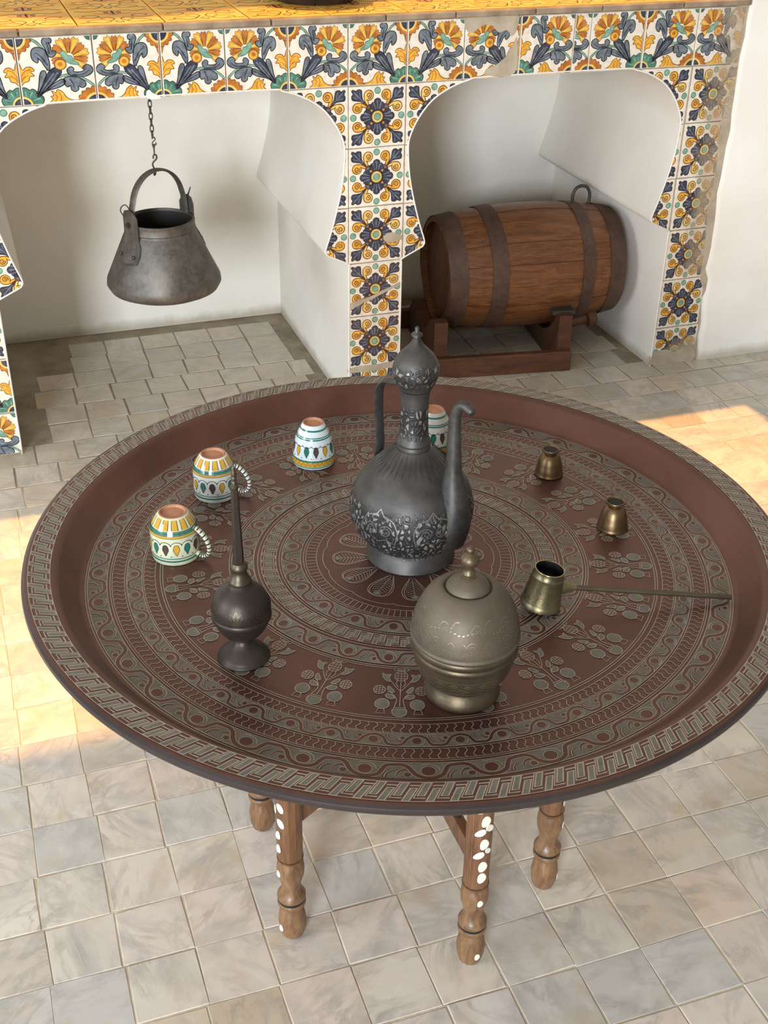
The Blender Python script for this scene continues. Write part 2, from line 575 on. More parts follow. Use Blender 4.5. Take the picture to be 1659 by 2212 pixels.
# front body (mortar bed) as a single tessellated face, set back behind the tiles
out = [(-2.4, 0.0)]
for o in OUT: out += o
out += [(1.05, 0.0), (1.05, 0.9135), (-2.4, 0.9135)]
tri = tessellate_polygon([[Vector((x, z, 0)) for x, z in out]])
wall_me = mesh('wall_back', [(x, 0.006, z) for x, z in out], [tuple(t) for t in tri])
fix_normals(wall_me)
if wall_me.polygons[0].normal.y > 0: wall_me.flip_normals()
WALL = tag(link('wall_back', wall_me, M_MORTAR), 'tiled counter front with two white arched hearth niches', None, None, 'structure')

for k, o in enumerate(OUT):
    cx = sum(NICHES[k]) / 2
    fine = [o[0]] + cr(o[1:-1], 3) + [o[-1]]
    rings = []
    n = len(fine)
    def offs(d):
        res = []
        for i in range(n):
            a, b = Vector(fine[max(i - 1, 0)]), Vector(fine[min(i + 1, n - 1)])
            t = (b - a).normalized(); nn = Vector((-t.y, t.x))
            res.append((fine[i][0] + nn.x * d, fine[i][1] + nn.y * d))
        return res
    # rolled white lip round the opening, then straight back
    for d, y in ((0.0042, 0.004), (0.0034, -0.0012), (0.0016, -0.0022), (0.0, -0.0008), (-0.0006, 0.006), (0.0, 0.03), (0.0, 0.2), (0.0, 0.42), (0.0, DEPTH)):
        rings.append([(x, y, z) for x, z in offs(d)])
    vs = [v for r in rings for v in r]
    fs = []
    for i in range(len(rings) - 1):
        for j in range(n - 1):
            fs.append((i * n + j, i * n + j + 1, (i + 1) * n + j + 1, (i + 1) * n + j))
    base = (len(rings) - 1) * n
    for t in tessellate_polygon([[Vector((fine[i][0], fine[i][1], 0)) for i in range(n)]]):
        fs.append(tuple(base + i for i in t))
    me = mesh('niche_lining', vs, fs)
    fix_normals(me); smooth(me, 35)
    cen = me.polygons[-1]
    if cen.normal.y > 0: me.flip_normals()
    link('niche_lining', me, M_PLASTER, WALL)

# ---- painted tile drawings (unit square, y up)
def rosette():
    A = Art(); X = PIX
    def sym8(f):
        for r in range(4):
            for mflip in (0, 1):
                def g(q, r=r, mflip=mflip):
                    x, y = q[0] - 0.5, q[1] - 0.5
                    if mflip: x = -x
                    for _ in range(r): x, y = -y, x
                    return (x + 0.5, y + 0.5)
                f(g, r, mflip)
    # yellow scrolls
    def scroll(g, r, m):
        a = Art()
        cxy = (0.345, 0.855); R = 0.082
        pts = []
        for k in range(15):
            ang = math.radians(150 - k * 25); rr = R * (1 - 0.03 * k / 15)
            pts.append((cxy[0] + rr * math.cos(ang), cxy[1] + rr * math.sin(ang)))
        loop = [(cxy[0] + R * math.cos(math.radians(t)), cxy[1] + R * math.sin(math.radians(t))) for t in range(-120, 190, 22)]
        tail = cr([(cxy[0] - R, cxy[1]), (0.268, 0.79), (0.30, 0.72), (0.36, 0.665), (0.335, 0.74), (0.33, 0.775)], 3)
        a.shape(loop + tail, X['yellow'] if (r + m) % 3 else X['pale_yellow'], X['brown_line'], 0.016, 1, 0)
        sp = []
        for k in range(14):
            ang = math.radians(-110 + k * 42); rr = 0.052 * (1 - k / 16)
            sp.append((cxy[0] + 0.004 + rr * math.cos(ang), cxy[1] + rr * math.sin(ang)))
        a.line(cr(sp, 2), 0.018, X['brown_line'], 2, False, (1, 0.8))
        A.add(a, g)
    sym8(scroll)
    for r in range(4):
        def g(q, r=r):
            x, y = q[0] - 0.5, q[1] - 0.5
            for _ in range(r): x, y = -y, x
            return (x + 0.5, y + 0.5)
        a = Art()
        # corner fleuron
        a.shape([(0.32, 0.69), (0.25, 0.73), (0.20, 0.76), (0.14, 0.77), (0.06, 0.79), (0.045, 0.85), (0.07, 0.885), (0.045, 0.93), (0.065, 0.955), (0.12, 0.935), (0.155, 0.955),
                 (0.215, 0.945), (0.225, 0.88), (0.235, 0.80), (0.27, 0.75)], X['navy'], X['dark_line'], 0.012, 1, 3)
        a.line(cr([(0.25, 0.75), (0.17, 0.83), (0.09, 0.91)], 4), 0.022, X['slate'], 2, False, (0.4, 1))
        a.line(cr([(0.20, 0.80), (0.19, 0.87), (0.18, 0.92)], 4), 0.014, X['slate'], 2, False, (0.4, 1))
        a.line(cr([(0.20, 0.80), (0.13, 0.81), (0.08, 0.83)], 4), 0.014, X['slate'], 2, False, (0.4, 1))
        # edge bead
        a.disc((0.5, 0.925), 0.052, X['pale_green'], X['green'], 0.012, 1, 14)
        # main petal
        a.shape([(0.5, 0.52), (0.44, 0.60), (0.395, 0.645), (0.385, 0.70), (0.415, 0.735), (0.44, 0.735), (0.45, 0.775), (0.5, 0.80), (0.55, 0.775), (0.56, 0.735), (0.585, 0.735),
                 (0.615, 0.70), (0.605, 0.645), (0.56, 0.60)], X['navy'], X['dark_line'], 0.014, 1.2, 3)
        for dx in (-0.055, 0.0, 0.055):
            a.line(cr([(0.5 + dx * 0.5, 0.60), (0.5 + dx * 0.9, 0.68), (0.5 + dx * 1.25, 0.73 + (0.03 if dx == 0 else 0))], 4), 0.026, X['slate'], 2, False, (0.25, 1))
        # small diagonal lobe with orange fleck
        a.shape([(0.56, 0.56), (0.56, 0.64), (0.60, 0.695), (0.655, 0.70), (0.70, 0.655), (0.695, 0.60), (0.64, 0.56)], X['navy'], X['dark_line'], 0.012, 1.1, 3)
        a.disc((0.605, 0.605), 0.02, X['orange'], None, 0, 2.2, 8)
        a.disc((0.655, 0.655), 0.018, X['slate'], None, 0, 2, 8)
        A.add(a, g)
    A.disc((0.5, 0.5), 0.125, X['dark_line'], None, 0, 2.3, 20)
    A.disc((0.5, 0.5), 0.098, X['pale_yellow'], X['brown_line'], 0.01, 2.6, 20)
    A.disc((0.5, 0.5), 0.058, X['pale_green'], X['green'], 0.012, 3.2, 16)
    return A

def frieze():
    """Half of the palmette-and-carnation frieze: palmette axis on the left edge."""
    B = Art(); X = PIX
    def scal(cx, cy, rx, ry, n, amp, a0, a1):
        r = []
        for k in range(n * 6 + 1):
            t = a0 + (a1 - a0) * k / (n * 6)
            m = 1 - amp + amp * abs(math.sin(PI * k / 6))
            r.append((cx + rx * m * math.cos(t), cy + ry * m * math.sin(t)))
        return r
    # v runs downwards here; flipped at the end
    B.shape([(0, 0)] + scal(0, 0, 0.215, 0.235, 4, 0.14, 0, PI / 2), X['rust'], X['brown_line'], 0.012, 1, 0)
    B.shape([(0, 0.2), (0.045, 0.23), (0.03, 0.30), (0.0, 0.37)], X['rust'], X['brown_line'], 0.01, 0.9, 0)
    B.fill([(0, 0)] + [(0.145 * math.cos(t), 0.165 * math.sin(t)) for t in [PI / 2 * k / 10 for k in range(11)]], X['pale_yellow'], 2)
    B.shape([(0, 0)] + [(0.105 * math.cos(t), 0.125 * math.sin(t)) for t in [PI / 2 * k / 10 for k in range(11)]], X['navy'], X['dark_line'], 0.012, 2.5, 0)
    B.shape([(0, 0.36), (0.025, 0.40), (0.05, 0.47), (0.10, 0.43), (0.17, 0.435), (0.205, 0.49), (0.155, 0.50), (0.195, 0.565), (0.135, 0.57), (0.115, 0.635), (0.05, 0.655), (0, 0.69)],
            X['yellow'], X['brown_line'], 0.012, 1, 3)
    for p in ([(0.01, 0.65), (0.03, 0.55), (0.09, 0.48), (0.16, 0.47)], [(0.01, 0.66), (0.05, 0.59), (0.12, 0.55)], [(0.005, 0.6), (0.012, 0.5), (0.01, 0.42)]):
        B.line(cr(p, 4), 0.012, X['rust'], 2.2)
    B.shape([(0, 0.76), (0.05, 0.73), (0.11, 0.77), (0.15, 0.755), (0.20, 0.80), (0.185, 0.855), (0.265, 0.865), (0.285, 0.93), (0.24, 1.0), (0.12, 1.0), (0, 1.0)], X['green'], X['dark_line'], 0.012, 1.6, 3)
    for p in ([(0.05, 0.87), (0.05, 0.79)], [(0.1, 0.88), (0.14, 0.80)], [(0.14, 0.93), (0.24, 0.90)]):
        B.line(p, 0.025, X['pale_green'], 2.2, False, (0.3, 1))
    B.fill([(0, 1.0)] + [(0.135 * math.cos(t), 1.0 - 0.135 * math.sin(t)) for t in [PI / 2 * k / 10 for k in range(11)]], X['pale_yellow'], 2.6)
    B.shape([(0, 1.0)] + [(0.10 * math.cos(t), 1.0 - 0.10 * math.sin(t)) for t in [PI / 2 * k / 10 for k in range(11)]], X['navy'], X['dark_line'], 0.012, 3.1, 0)
    # stems
    B.line(cr([(0.20, 0.02), (0.29, 0.09), (0.36, 0.21), (0.395, 0.36), (0.38, 0.5)], 5), 0.042, X['dark_line'], 1)
    B.line(cr([(0.20, 0.02), (0.29, 0.09), (0.36, 0.21), (0.395, 0.36), (0.38, 0.5)], 5), 0.027, X['pale_green'], 1.5)
    st = cr([(0.50, 0.60), (0.64, 0.575), (0.80, 0.62), (0.92, 0.70), (1.0, 0.79)], 5)
    B.line(st, 0.040, X['dark_line'], 1); B.line(st, 0.026, X['pale_green'], 1.5)
    def leaf(pts, col='slate', sm=3): B.shape(pts, X[col], X['dark_line'], 0.014, 1.7, sm)
    leaf([(0.37, 0.19), (0.28, 0.145), (0.21, 0.17), (0.185, 0.25), (0.20, 0.33), (0.255, 0.375), (0.275, 0.335), (0.265, 0.30), (0.315, 0.36), (0.345, 0.43), (0.40, 0.50), (0.415, 0.36)])
    leaf([(0.375, 0.16), (0.345, 0.08), (0.37, 0.02), (0.43, 0.005), (0.475, 0.045), (0.46, 0.095), (0.425, 0.085), (0.455, 0.13), (0.455, 0.20), (0.515, 0.215), (0.505, 0.27), (0.455, 0.30), (0.41, 0.28)])
    leaf([(0.66, 0.575), (0.635, 0.50), (0.69, 0.455), (0.73, 0.49), (0.72, 0.53), (0.81, 0.54), (0.865, 0.515), (0.85, 0.475), (0.90, 0.435), (0.96, 0.46), (0.985, 0.525), (0.94, 0.585), (0.85, 0.615), (0.75, 0.60)])
    leaf([(0.60, 0.61), (0.575, 0.68), (0.61, 0.755), (0.66, 0.745), (0.665, 0.80), (0.715, 0.835), (0.765, 0.80), (0.76, 0.755), (0.82, 0.78), (0.87, 0.74), (0.845, 0.67), (0.75, 0.615)])
    leaf([(0.20, 0.86), (0.235, 0.72), (0.265, 0.56), (0.305, 0.495), (0.35, 0.51), (0.345, 0.60), (0.30, 0.70)])
    leaf([(0.23, 0.85), (0.36, 0.745), (0.47, 0.675), (0.555, 0.63), (0.60, 0.665), (0.565, 0.725), (0.47, 0.765), (0.36, 0.79)])
    leaf([(0.20, 0.87), (0.27, 0.74), (0.33, 0.61), (0.40, 0.505), (0.48, 0.455), (0.555, 0.485), (0.55, 0.555), (0.47, 0.65), (0.36, 0.75), (0.24, 0.87)], 'navy')
    for p in ([(0.25, 0.81), (0.36, 0.66), (0.46, 0.54)], [(0.29, 0.80), (0.40, 0.68), (0.51, 0.53)]):
        B.line(cr(p, 4), 0.028, X['slate'], 2.6, False, (0.2, 1))
    for p in ([(0.39, 0.42), (0.31, 0.28), (0.24, 0.22)], [(0.43, 0.25), (0.42, 0.15), (0.40, 0.06)], [(0.70, 0.58), (0.84, 0.58), (0.93, 0.52)], [(0.66, 0.63), (0.70, 0.72), (0.71, 0.79)], [(0.30, 0.80), (0.44, 0.73), (0.56, 0.67)]):
        B.line(cr(p, 4), 0.03, X['navy'], 2.6, False, (0.8, 0.3))
    # carnation
    c = (0.685, 0.315); n = 10
    a0, a1 = math.radians(-205), math.radians(48)
    for k in range(n):
        t0 = a0 + (a1 - a0) * (k + 0.06) / n; t1 = a0 + (a1 - a0) * (k + 0.94) / n
        R = 0.225 + 0.03 * math.sin(PI * (k + 0.5) / n) + (0.018 if k % 2 else 0)
        P = lambda t, r: (c[0] + r * math.cos(t) * 1.0, c[1] + r * math.sin(t) * 1.08)
        tm = (t0 + t1) / 2
        pts = [P(t0, 0.06), P(t1, 0.06), P(t1, R * 0.97), P(tm + (t1 - tm) * 0.5, R * 1.06), P(tm, R * 0.98), P(t0 + (tm - t0) * 0.5, R * 1.06), P(t0, R * 0.97)]
        B.fill(pts, X['yellow'] if k % 2 else X['rust'], 1); B.line(pts, 0.008, X['brown_line'], 1.5, True)
        if k % 2: B.line([P(tm, 0.1), P(tm, R * 0.9)], 0.03, X['pale_yellow'], 1.3, False, (0.3, 1))
    B.shape([(0.575, 0.235), (0.63, 0.225), (0.66, 0.28), (0.72, 0.30), (0.735, 0.36), (0.79, 0.40), (0.80, 0.43), (0.70, 0.415), (0.635, 0.37), (0.59, 0.30)], X['pale_green'], X['green'], 0.012, 2.4, 3)
    B.disc((0.555, 0.415), 0.078, X['yellow'], X['brown_line'], 0.014, 2.7, 18)
    B.disc((0.552, 0.412), 0.034, X['rust'], None, 0, 3.3, 12)
    # lower right medallion, flame, corner leaf
    B.shape([(1, 1)] + scal(1, 1.02, 0.275, 0.26, 5, 0.12, PI, 1.5 * PI), X['rust'], X['brown_line'], 0.012, 1.8, 0)
    B.fill([(1, 1)] + [(1 + 0.17 * math.cos(t), 1.02 + 0.16 * math.sin(t)) for t in [PI + PI / 2 * k / 10 for k in range(11)]], X['pale_yellow'], 2.8)
    B.shape([(1, 1)] + [(1 + 0.125 * math.cos(t), 1.02 + 0.12 * math.sin(t)) for t in [PI + PI / 2 * k / 10 for k in range(11)]], X['navy'], X['dark_line'], 0.012, 3.2, 0)
    B.shape([(0.36, 1.0), (0.405, 0.93), (0.375, 0.885), (0.42, 0.87), (0.395, 0.80), (0.455, 0.835), (0.475, 0.785), (0.545, 0.83), (0.585, 0.905), (0.655, 0.955), (0.74, 0.97), (0.72, 1.0)],
            X['yellow'], X['brown_line'], 0.012, 1.4, 3)
    for p in ([(0.43, 0.98), (0.46, 0.9), (0.44, 0.84)], [(0.5, 0.98), (0.52, 0.9), (0.49, 0.82)]):
        B.line(cr(p, 4), 0.013, X['rust'], 2.2)
    B.shape([(0.90, 0), (0.94, 0.06), (1, 0.085), (1, 0)], X['green'], X['dark_line'], 0.01, 1, 0)
    A = Art()
    A.add(B, lambda q: (q[0], 1 - q[1]))
    return A

UNIT = [(0, 0), (1, 0), (1, 1), (0, 1)]
def tile_mesh(name, art, w, h, regions=None, gap=0.0022, th=0.0085):
    """Glazed tile w x h, centred on its own origin, face towards -Y. regions in unit coordinates (convex, ccw)."""
    e = gap / 2
    k = 0.001
    regs = [[(0, 0), (1, 0), (1, 1), (0, 1)]] if regions is None else regions
    vs, fs, mi = [], [], []
    def U(x, y): return ((x - 0.5) * (w - 2 * e), (y - 0.5) * (h - 2 * e))
    for r in regs:
        b = len(vs); n = len(r)
        P = [U(x, y) for x, y in r]
        vs += [(x, th, z) for x, z in P]
        if regions is None:
            vs += [(x, k, z) for x, z in P]
            vs += [(x * (1 - 2 * k / w), 0, z * (1 - 2 * k / h)) for x, z in P]
        else:
            vs += [(x, 0.0002, z) for x, z in P]; vs += [(x, 0, z) for x, z in P]
        for a in (0, n):
            for i in range(n):
                j = (i + 1) % n
                fs.append((b + a + i, b + a + j, b + a + n + j, b + a + n + i)); mi.append(PIX['cream'])
        fs.append(tuple(b + 2 * n + i for i in range(n))); mi.append(PIX['cream'])
    m = 0.012
    inner = regs if regions else [[(m, m), (1 - m, m), (1 - m, 1 - m), (m, 1 - m)]]
    me = art_mesh(name, art, lambda x, y, l: (*[(U(x, y))[0]], -0.00012 * l, U(x, y)[1]), inner, (vs, fs, mi))
    return me

ROS = rosette(); FRI = frieze()
FRIM = Art(); FRIM.add(FRI, lambda q: (1 - q[0], q[1]))
HB = ZB - ZT
me_ros = tile_mesh('tile', ROS, T, T)
me_fri = tile_mesh('tile', FRI, T, HB)
me_frm = tile_mesh('tile', FRIM, T, HB)
def put_tile(me, cx, cz, sx=1.0, rot=None, jit=True):
    o = link('tile', me, GL, WALL, (cx, random.uniform(-0.0012, 0.0004) if jit else 0, cz))
    o.scale = (sx, 1, 1)
    o.rotation_euler = (random.uniform(-0.004, 0.004), random.uniform(-0.006, 0.006) + (rot or 0), random.uniform(-0.004, 0.004))
    return o

FJ = [-1.095, -0.96, -0.825, -0.69, -0.54, -0.405, -0.27, -0.135, 0.0, 0.135, 0.27, 0.405, 0.54, 0.582, 0.722, 0.862, 0.990]
axis_left = {-0.96, -0.69, -0.405, -0.135, 0.135, 0.405, 0.722}
for a, b in zip(FJ[:-1], FJ[1:]):
    w = b - a
    if abs(a - 0.54) < 1e-6:     # narrow strip cut from the right end of a frieze tile
        art = Art(); art.add(FRI, lambda q: ((q[0] - 0.69) / 0.31, q[1]))
        put_tile(tile_mesh('tile', art, w, HB), (a + b) / 2, (ZT + ZB) / 2); continue
    put_tile(me_fri if a in axis_left else me_frm, (a + b) / 2, (ZT + ZB) / 2, w / T)

# whole rosette tiles of the pilasters
def low_mesh(z0, art=ROS, z1=ZT - 5 * T):
    h = z1 - z0; f = h / T
    a = Art(); a.add(art, lambda q: (q[0], 1 - (1 - q[1]) / f))
    return tile_mesh('tile', a, T, h, [[(0, 0), (1, 0), (1, 1), (0, 1)]]), (z0 + z1) / 2
for x0, bottom in ((-0.932, 0.004), (0.0, 0.02), (0.864, 0.035)):
    for r in range(5):
        if x0 == -0.932 and r == 4:
            put_tile(me_frm, x0 + T / 2, ZT - T * (r + 0.5)); continue
        put_tile(me_ros, x0 + T / 2, ZT - T * (r + 0.5), 1.0 if x0 < 0.8 else 0.965)
    me, zc = low_mesh(bottom, FRI if x0 < -0.5 else ROS)
    put_tile(me, x0 + T / 2, zc)
# further whole columns out of frame on the left
for r in range(5): put_tile(me_ros, -0.932 - T / 2, ZT - T * (r + 0.5))

# rosette tiles trimmed to the horseshoe curve
def trimmed(prof, x0, side):
    """prof: (x, z) rising; side +1 keeps tile to the right of the curve. Column from x0 to x0 + T."""
    fine = cr(prof, 2)
    for r in range(3):
        z1 = ZT - r * T; z0 = z1 - T
        zs = sorted(set([z0, z1] + [z for _, z in fine if z0 < z < z1]))
        def xat(z):
            for (xa, za), (xb, zb) in zip(fine[:-1], fine[1:]):
                if za <= z <= zb and zb > za: return xa + (xb - xa) * (z - za) / (zb - za)
            return fine[0][0] if z < fine[0][1] else fine[-1][0]
        regs = []
        for za, zb in zip(zs[:-1], zs[1:]):
            if zb - za < 1e-5: continue
            xa, xb = [min(max((xat(q) - x0) / T + side * 0.018, 0), 1) for q in (za + 1e-7, zb - 1e-7)]
            ya, yb = (za - z0) / T, (zb - z0) / T
            reg = [(xa, ya), (1, ya), (1, yb), (xb, yb)] if side > 0 else [(0, ya), (xa, ya), (xb, yb), (0, yb)]
            if side > 0 and xa >= 0.995 and xb >= 0.995: continue
            if side < 0 and xa <= 0.005 and xb <= 0.005: continue
            regs.append(reg)
        if regs: put_tile(tile_mesh('tile', ROS, T, T, regs), x0 + T / 2, (z0 + z1) / 2)
def rising(edge, sgn): return [q for q in arch_half(edge, sgn)][1:]
trimmed(rising(0.0, 1), -T, 1)
trimmed(rising(0.135, -1), 0.135, -1)
trimmed(rising(0.862, 1), 0.862 - T, 1)
trimmed(rising(-0.797, -1), -0.797, -1)

# mortar repairs, proud of the tiles
def patch(pts, y=-0.0022):
    c = cr(pts, 4, True)
    c = [(x + random.uniform(-0.0012, 0.0012), z + random.uniform(-0.0012, 0.0012)) for x, z in c]
    cx = sum(p[0] for p in c) / len(c); cz = sum(p[1] for p in c) / len(c); n = len(c)
    vs = [(x, 0.004, z) for x, z in c] + [(cx + (x - cx) * 0.95, y, cz + (z - cz) * 0.95) for x, z in c]
    fs = [(i, (i + 1) % n, n + (i + 1) % n, n + i) for i in range(n)] + [tuple(n + q for q in t) for t in tessellate_polygon([[Vector((x, z, 0)) for x, z in c]])]
    me = mesh('mortar_patch', vs, fs); fix_normals(me)
    link('mortar_patch', me, M_MORTAR, WALL)
patch([(0.268, 0.915), (0.272, 0.885), (0.29, 0.884), (0.315, 0.897), (0.335, 0.893), (0.352, 0.878), (0.372, 0.884), (0.384, 0.870), (0.395, 0.880), (0.398, 0.916), (0.33, 0.918)])
patch([(0.398, 0.79), (0.398, 0.868), (0.388, 0.850), (0.378, 0.842), (0.370, 0.825), (0.350, 0.812), (0.32, 0.798), (0.33, 0.787)])
patch([(0.963, 0.915), (0.975, 0.87), (0.968, 0.80), (0.975, 0.72), (0.968, 0.62), (0.976, 0.52), (0.972, 0.42), (0.978, 0.30), (0.982, 0.22), (1.02, 0.2), (1.02, 0.6), (1.02, 0.92)], -0.0012)
patch([(0.864, 0.0), (0.866, 0.036), (0.90, 0.044), (0.94, 0.034), (0.985, 0.05), (1.0, 0.0)], -0.002)
patch([(0.085, 0.437), (0.10, 0.446), (0.125, 0.441), (0.136, 0.432), (0.126, 0.424), (0.10, 0.421), (0.088, 0.427)], -0.0016)
patch([(0.003, 0.278), (0.03, 0.286), (0.07, 0.298), (0.132, 0.320), (0.131, 0.313), (0.075, 0.290), (0.03, 0.274), (0.004, 0.262)], -0.0012)
patch([(0.002, 0.107), (0.03, 0.113), (0.08, 0.112), (0.134, 0.114), (0.134, 0.098), (0.06, 0.096), (0.002, 0.095)], -0.0014)
# white limewash blob round the chain hook
def plaster_bit(pts, y=-0.004):
    c = cr(pts, 4, True); n = len(c)
    cx = sum(p[0] for p in c) / n; cz = sum(p[1] for p in c) / n
    vs = [(x, 0.004, z) for x, z in c] + [(cx + (x - cx) * 0.9, y, cz + (z - cz) * 0.9) for x, z in c]
    fs = [(i, (i + 1) % n, n + (i + 1) % n, n + i) for i in range(n)] + [tuple(n + q for q in t) for t in tessellate_polygon([[Vector((x, z, 0)) for x, z in c]])]
    me = mesh('plaster_patch', vs, fs); fix_normals(me); smooth(me, 60)
    link('plaster_patch', me, M_PLASTER, WALL)
plaster_bit([(-0.441, 0.784), (-0.440, 0.797), (-0.434, 0.801), (-0.427, 0.794), (-0.412, 0.786), (-0.410, 0.781), (-0.43, 0.780)], -0.0025)

# ------------------------------------------------------------------ plain plaster wall right of the counter, upper back wall, unseen ceiling with a light well shaped for the sun
def wavy_wall():
    n = 60
    vs, fs = [], []
    zs = [2.7 * (k / n) ** 1.6 for k in range(n + 1)]
    for k, z in enumerate(zs):
        ex = 0.992 + 0.003 * math.sin(z * 23) + 0.002 * math.sin(z * 61 + 1) + random.uniform(-0.0015, 0.0015) + (0.012 if z < 0.24 else 0) - 0.0
        if z < 0.06: ex += 0.004
        vs += [(ex, 0.006, z), (ex + 0.003, -0.004, z), (ex + 0.012, -0.009, z), (2.6, -0.009, z)]
    for k in range(n):
        for j in range(3):
            a = k * 4 + j
            fs.append((a, a + 1, a + 5, a + 4))
    me = mesh('wall_right', vs, fs); smooth(me, 60)
    return me
wr = wavy_wall(); fix_normals(wr)
if wr.polygons[-1].normal.y > 0: wr.flip_normals()
tag(link('wall_right', wr, M_PLASTER), 'plain white plaster wall right of the tiled counter', None, None, 'structure')
tag(link('wall_upper', box_me('wall_upper', -2.8, 2.6, 0.70, 0.85, -0.06, 2.72), M_PLASTER), 'white wall above the counter', None, None, 'structure')
tag(link('wall_left', box_me('wall_left', -2.8, -1.062, -0.009, 0.70, 0.0, 0.9135), M_PLASTER), 'plain white plaster left of the tiled counter front', None, None, 'structure')
# return between the wall beside the counter and the back of the counter recess
tag(link('wall_return', box_me('wall_return', 1.03, 1.10, -0.002, 0.70, 0.93, 2.7), M_PLASTER), 'short white wall closing the counter recess', None, None, 'structure')

CZ = 2.62
hole_back = [(-1.9, 0.655), (-0.75, 0.69), (-0.62, 0.655), (-0.52, 0.60), (-0.42, 0.585), (-0.30, 0.625), (-0.18, 0.665), (-0.08, 0.69), (1.0, 0.695), (1.9, 0.695)]  # unseen opening, outline shaped to cast the sun strip on counter and floor
hole_front = [(1.9, -0.235), (-1.9, -0.235)]
outer = [(-2.8, -2.7), (2.6, -2.7), (2.6, 0.85), (-2.8, 0.85)]
hole = hole_front[::-1] + hole_back[::-1]
tri = tessellate_polygon([[Vector((x, y, 0)) for x, y in outer], [Vector((x, y, 0)) for x, y in hole]])
allp = outer + hole
n = len(allp)
me = mesh('ceiling', [(x, y, CZ) for x, y in allp] + [(x, y, CZ + 0.04) for x, y in allp],
          [tuple(t) for t in tri] + [tuple(n + q for q in t)[::-1] for t in tri] +
          [(4 + i, 4 + (i + 1) % (n - 4), n + 4 + (i + 1) % (n - 4), n + 4 + i) for i in range(n - 4)])
fix_normals(me)
tag(link('ceiling', me, M_PLASTER), 'unseen white ceiling with a light well shaped for the sun patch', None, None, 'structure')

# ------------------------------------------------------------------ counter top
M_STONE = simple('worn_sill_stone', (0.34, 0.265, 0.18), (0.18, 0.13, 0.085), 0.85, 0, 26, 0.5, 110)
CT = tag(empty('countertop', (0, 0, 0.914)), 'yellow tiled masonry countertop running above the two niches', 'countertop')
link('slab', box_me('slab', -2.8, 1.03, 0.004, 0.70, 0.0, 0.008), M_STONE, CT)
# sill edging in short uneven lengths
xs = -1.2
while xs < 0.985:
    L = min(random.uniform(0.16, 0.30), 1.0 - xs)
    o = link('sill_stone', box_me('sill_stone', 0, L - 0.003, -0.009, 0.012, 0.0005, 0.0135, 0.002), M_STONE, CT, (xs, random.uniform(-0.001, 0.001), 0))
    xs += L
YT = ['tile_yellow', 'tile_dark_line', 'tile_orange']
def yellow_mat(name, c1, c2, sc=9):
    return simple(name, c1, c2, 0.6, 0, sc, 0.1, 60, 4, 0.15)
CMATS = [yellow_mat('counter_glaze', (0.82, 0.50, 0.10), (0.72, 0.33, 0.05)), yellow_mat('counter_line', (0.10, 0.07, 0.045), (0.05, 0.04, 0.03)), yellow_mat('counter_orange', (0.70, 0.30, 0.07), (0.60, 0.22, 0.05))]
CA = Art()
for sx in (0, 1):
    f = (lambda q: q) if sx == 0 else (lambda q: (1 - q[0], q[1]))
    a = Art()
    for p in ([(0.02, 0.06), (0.16, 0.12), (0.30, 0.06), (0.40, 0.16), (0.30, 0.27), (0.16, 0.24), (0.12, 0.14), (0.22, 0.11)], [(0.40, 0.16), (0.46, 0.30), (0.40, 0.42), (0.30, 0.38), (0.34, 0.31)],
              [(0.05, 0.45), (0.18, 0.40), (0.30, 0.50), (0.22, 0.62), (0.10, 0.58), (0.14, 0.50)], [(0.5, 0.05), (0.45, 0.12), (0.5, 0.2)], [(0.05, 0.95), (0.2, 0.85), (0.35, 0.92), (0.44, 0.8), (0.38, 0.68), (0.26, 0.72)]):
        a.line(cr(p, 6), 0.016, 1, 2, False, (1.2, 0.7))
    a.shape([(0.5, 0.62), (0.42, 0.7), (0.4, 0.8), (0.5, 0.92)], 2, 1, 0.014, 1, 3)
    CA.add(a, f)
def flat_tile(art, w, d, th):
    vs = []; fs = []; mi = []
    P = [(-w / 2, -d / 2), (w / 2, -d / 2), (w / 2, d / 2), (-w / 2, d / 2)]
    vs = [(x, y, 0) for x, y in P] + [(x, y, th - 0.001) for x, y in P] + [(x * 0.985, y * 0.985, th) for x, y in P]
    for a in (0, 4):
        for i in range(4): fs.append((a + i, a + (i + 1) % 4, a + 4 + (i + 1) % 4, a + 4 + i)); mi.append(0)
    fs.append((8, 9, 10, 11)); mi.append(0)
    return art_mesh('counter_tile', art, lambda x, y, l: ((x - 0.5) * w * 0.97, (y - 0.5) * d * 0.97, th + 0.00012 * l), None, (vs, fs, mi))
CW = 0.176
cme = flat_tile(CA, CW - 0.003, CW - 0.003, 0.0065)
for i in range(-9, 6):
    for j in range(4):
        x = -0.015 + (i + 0.5) * CW - 0.02
        if x > 0.98: continue
        link('counter_tile', cme, CMATS, CT, (x, 0.014 + (j + 0.5) * CW, 0.008), (0, 0, random.choice((0, PI)) if j else 0))

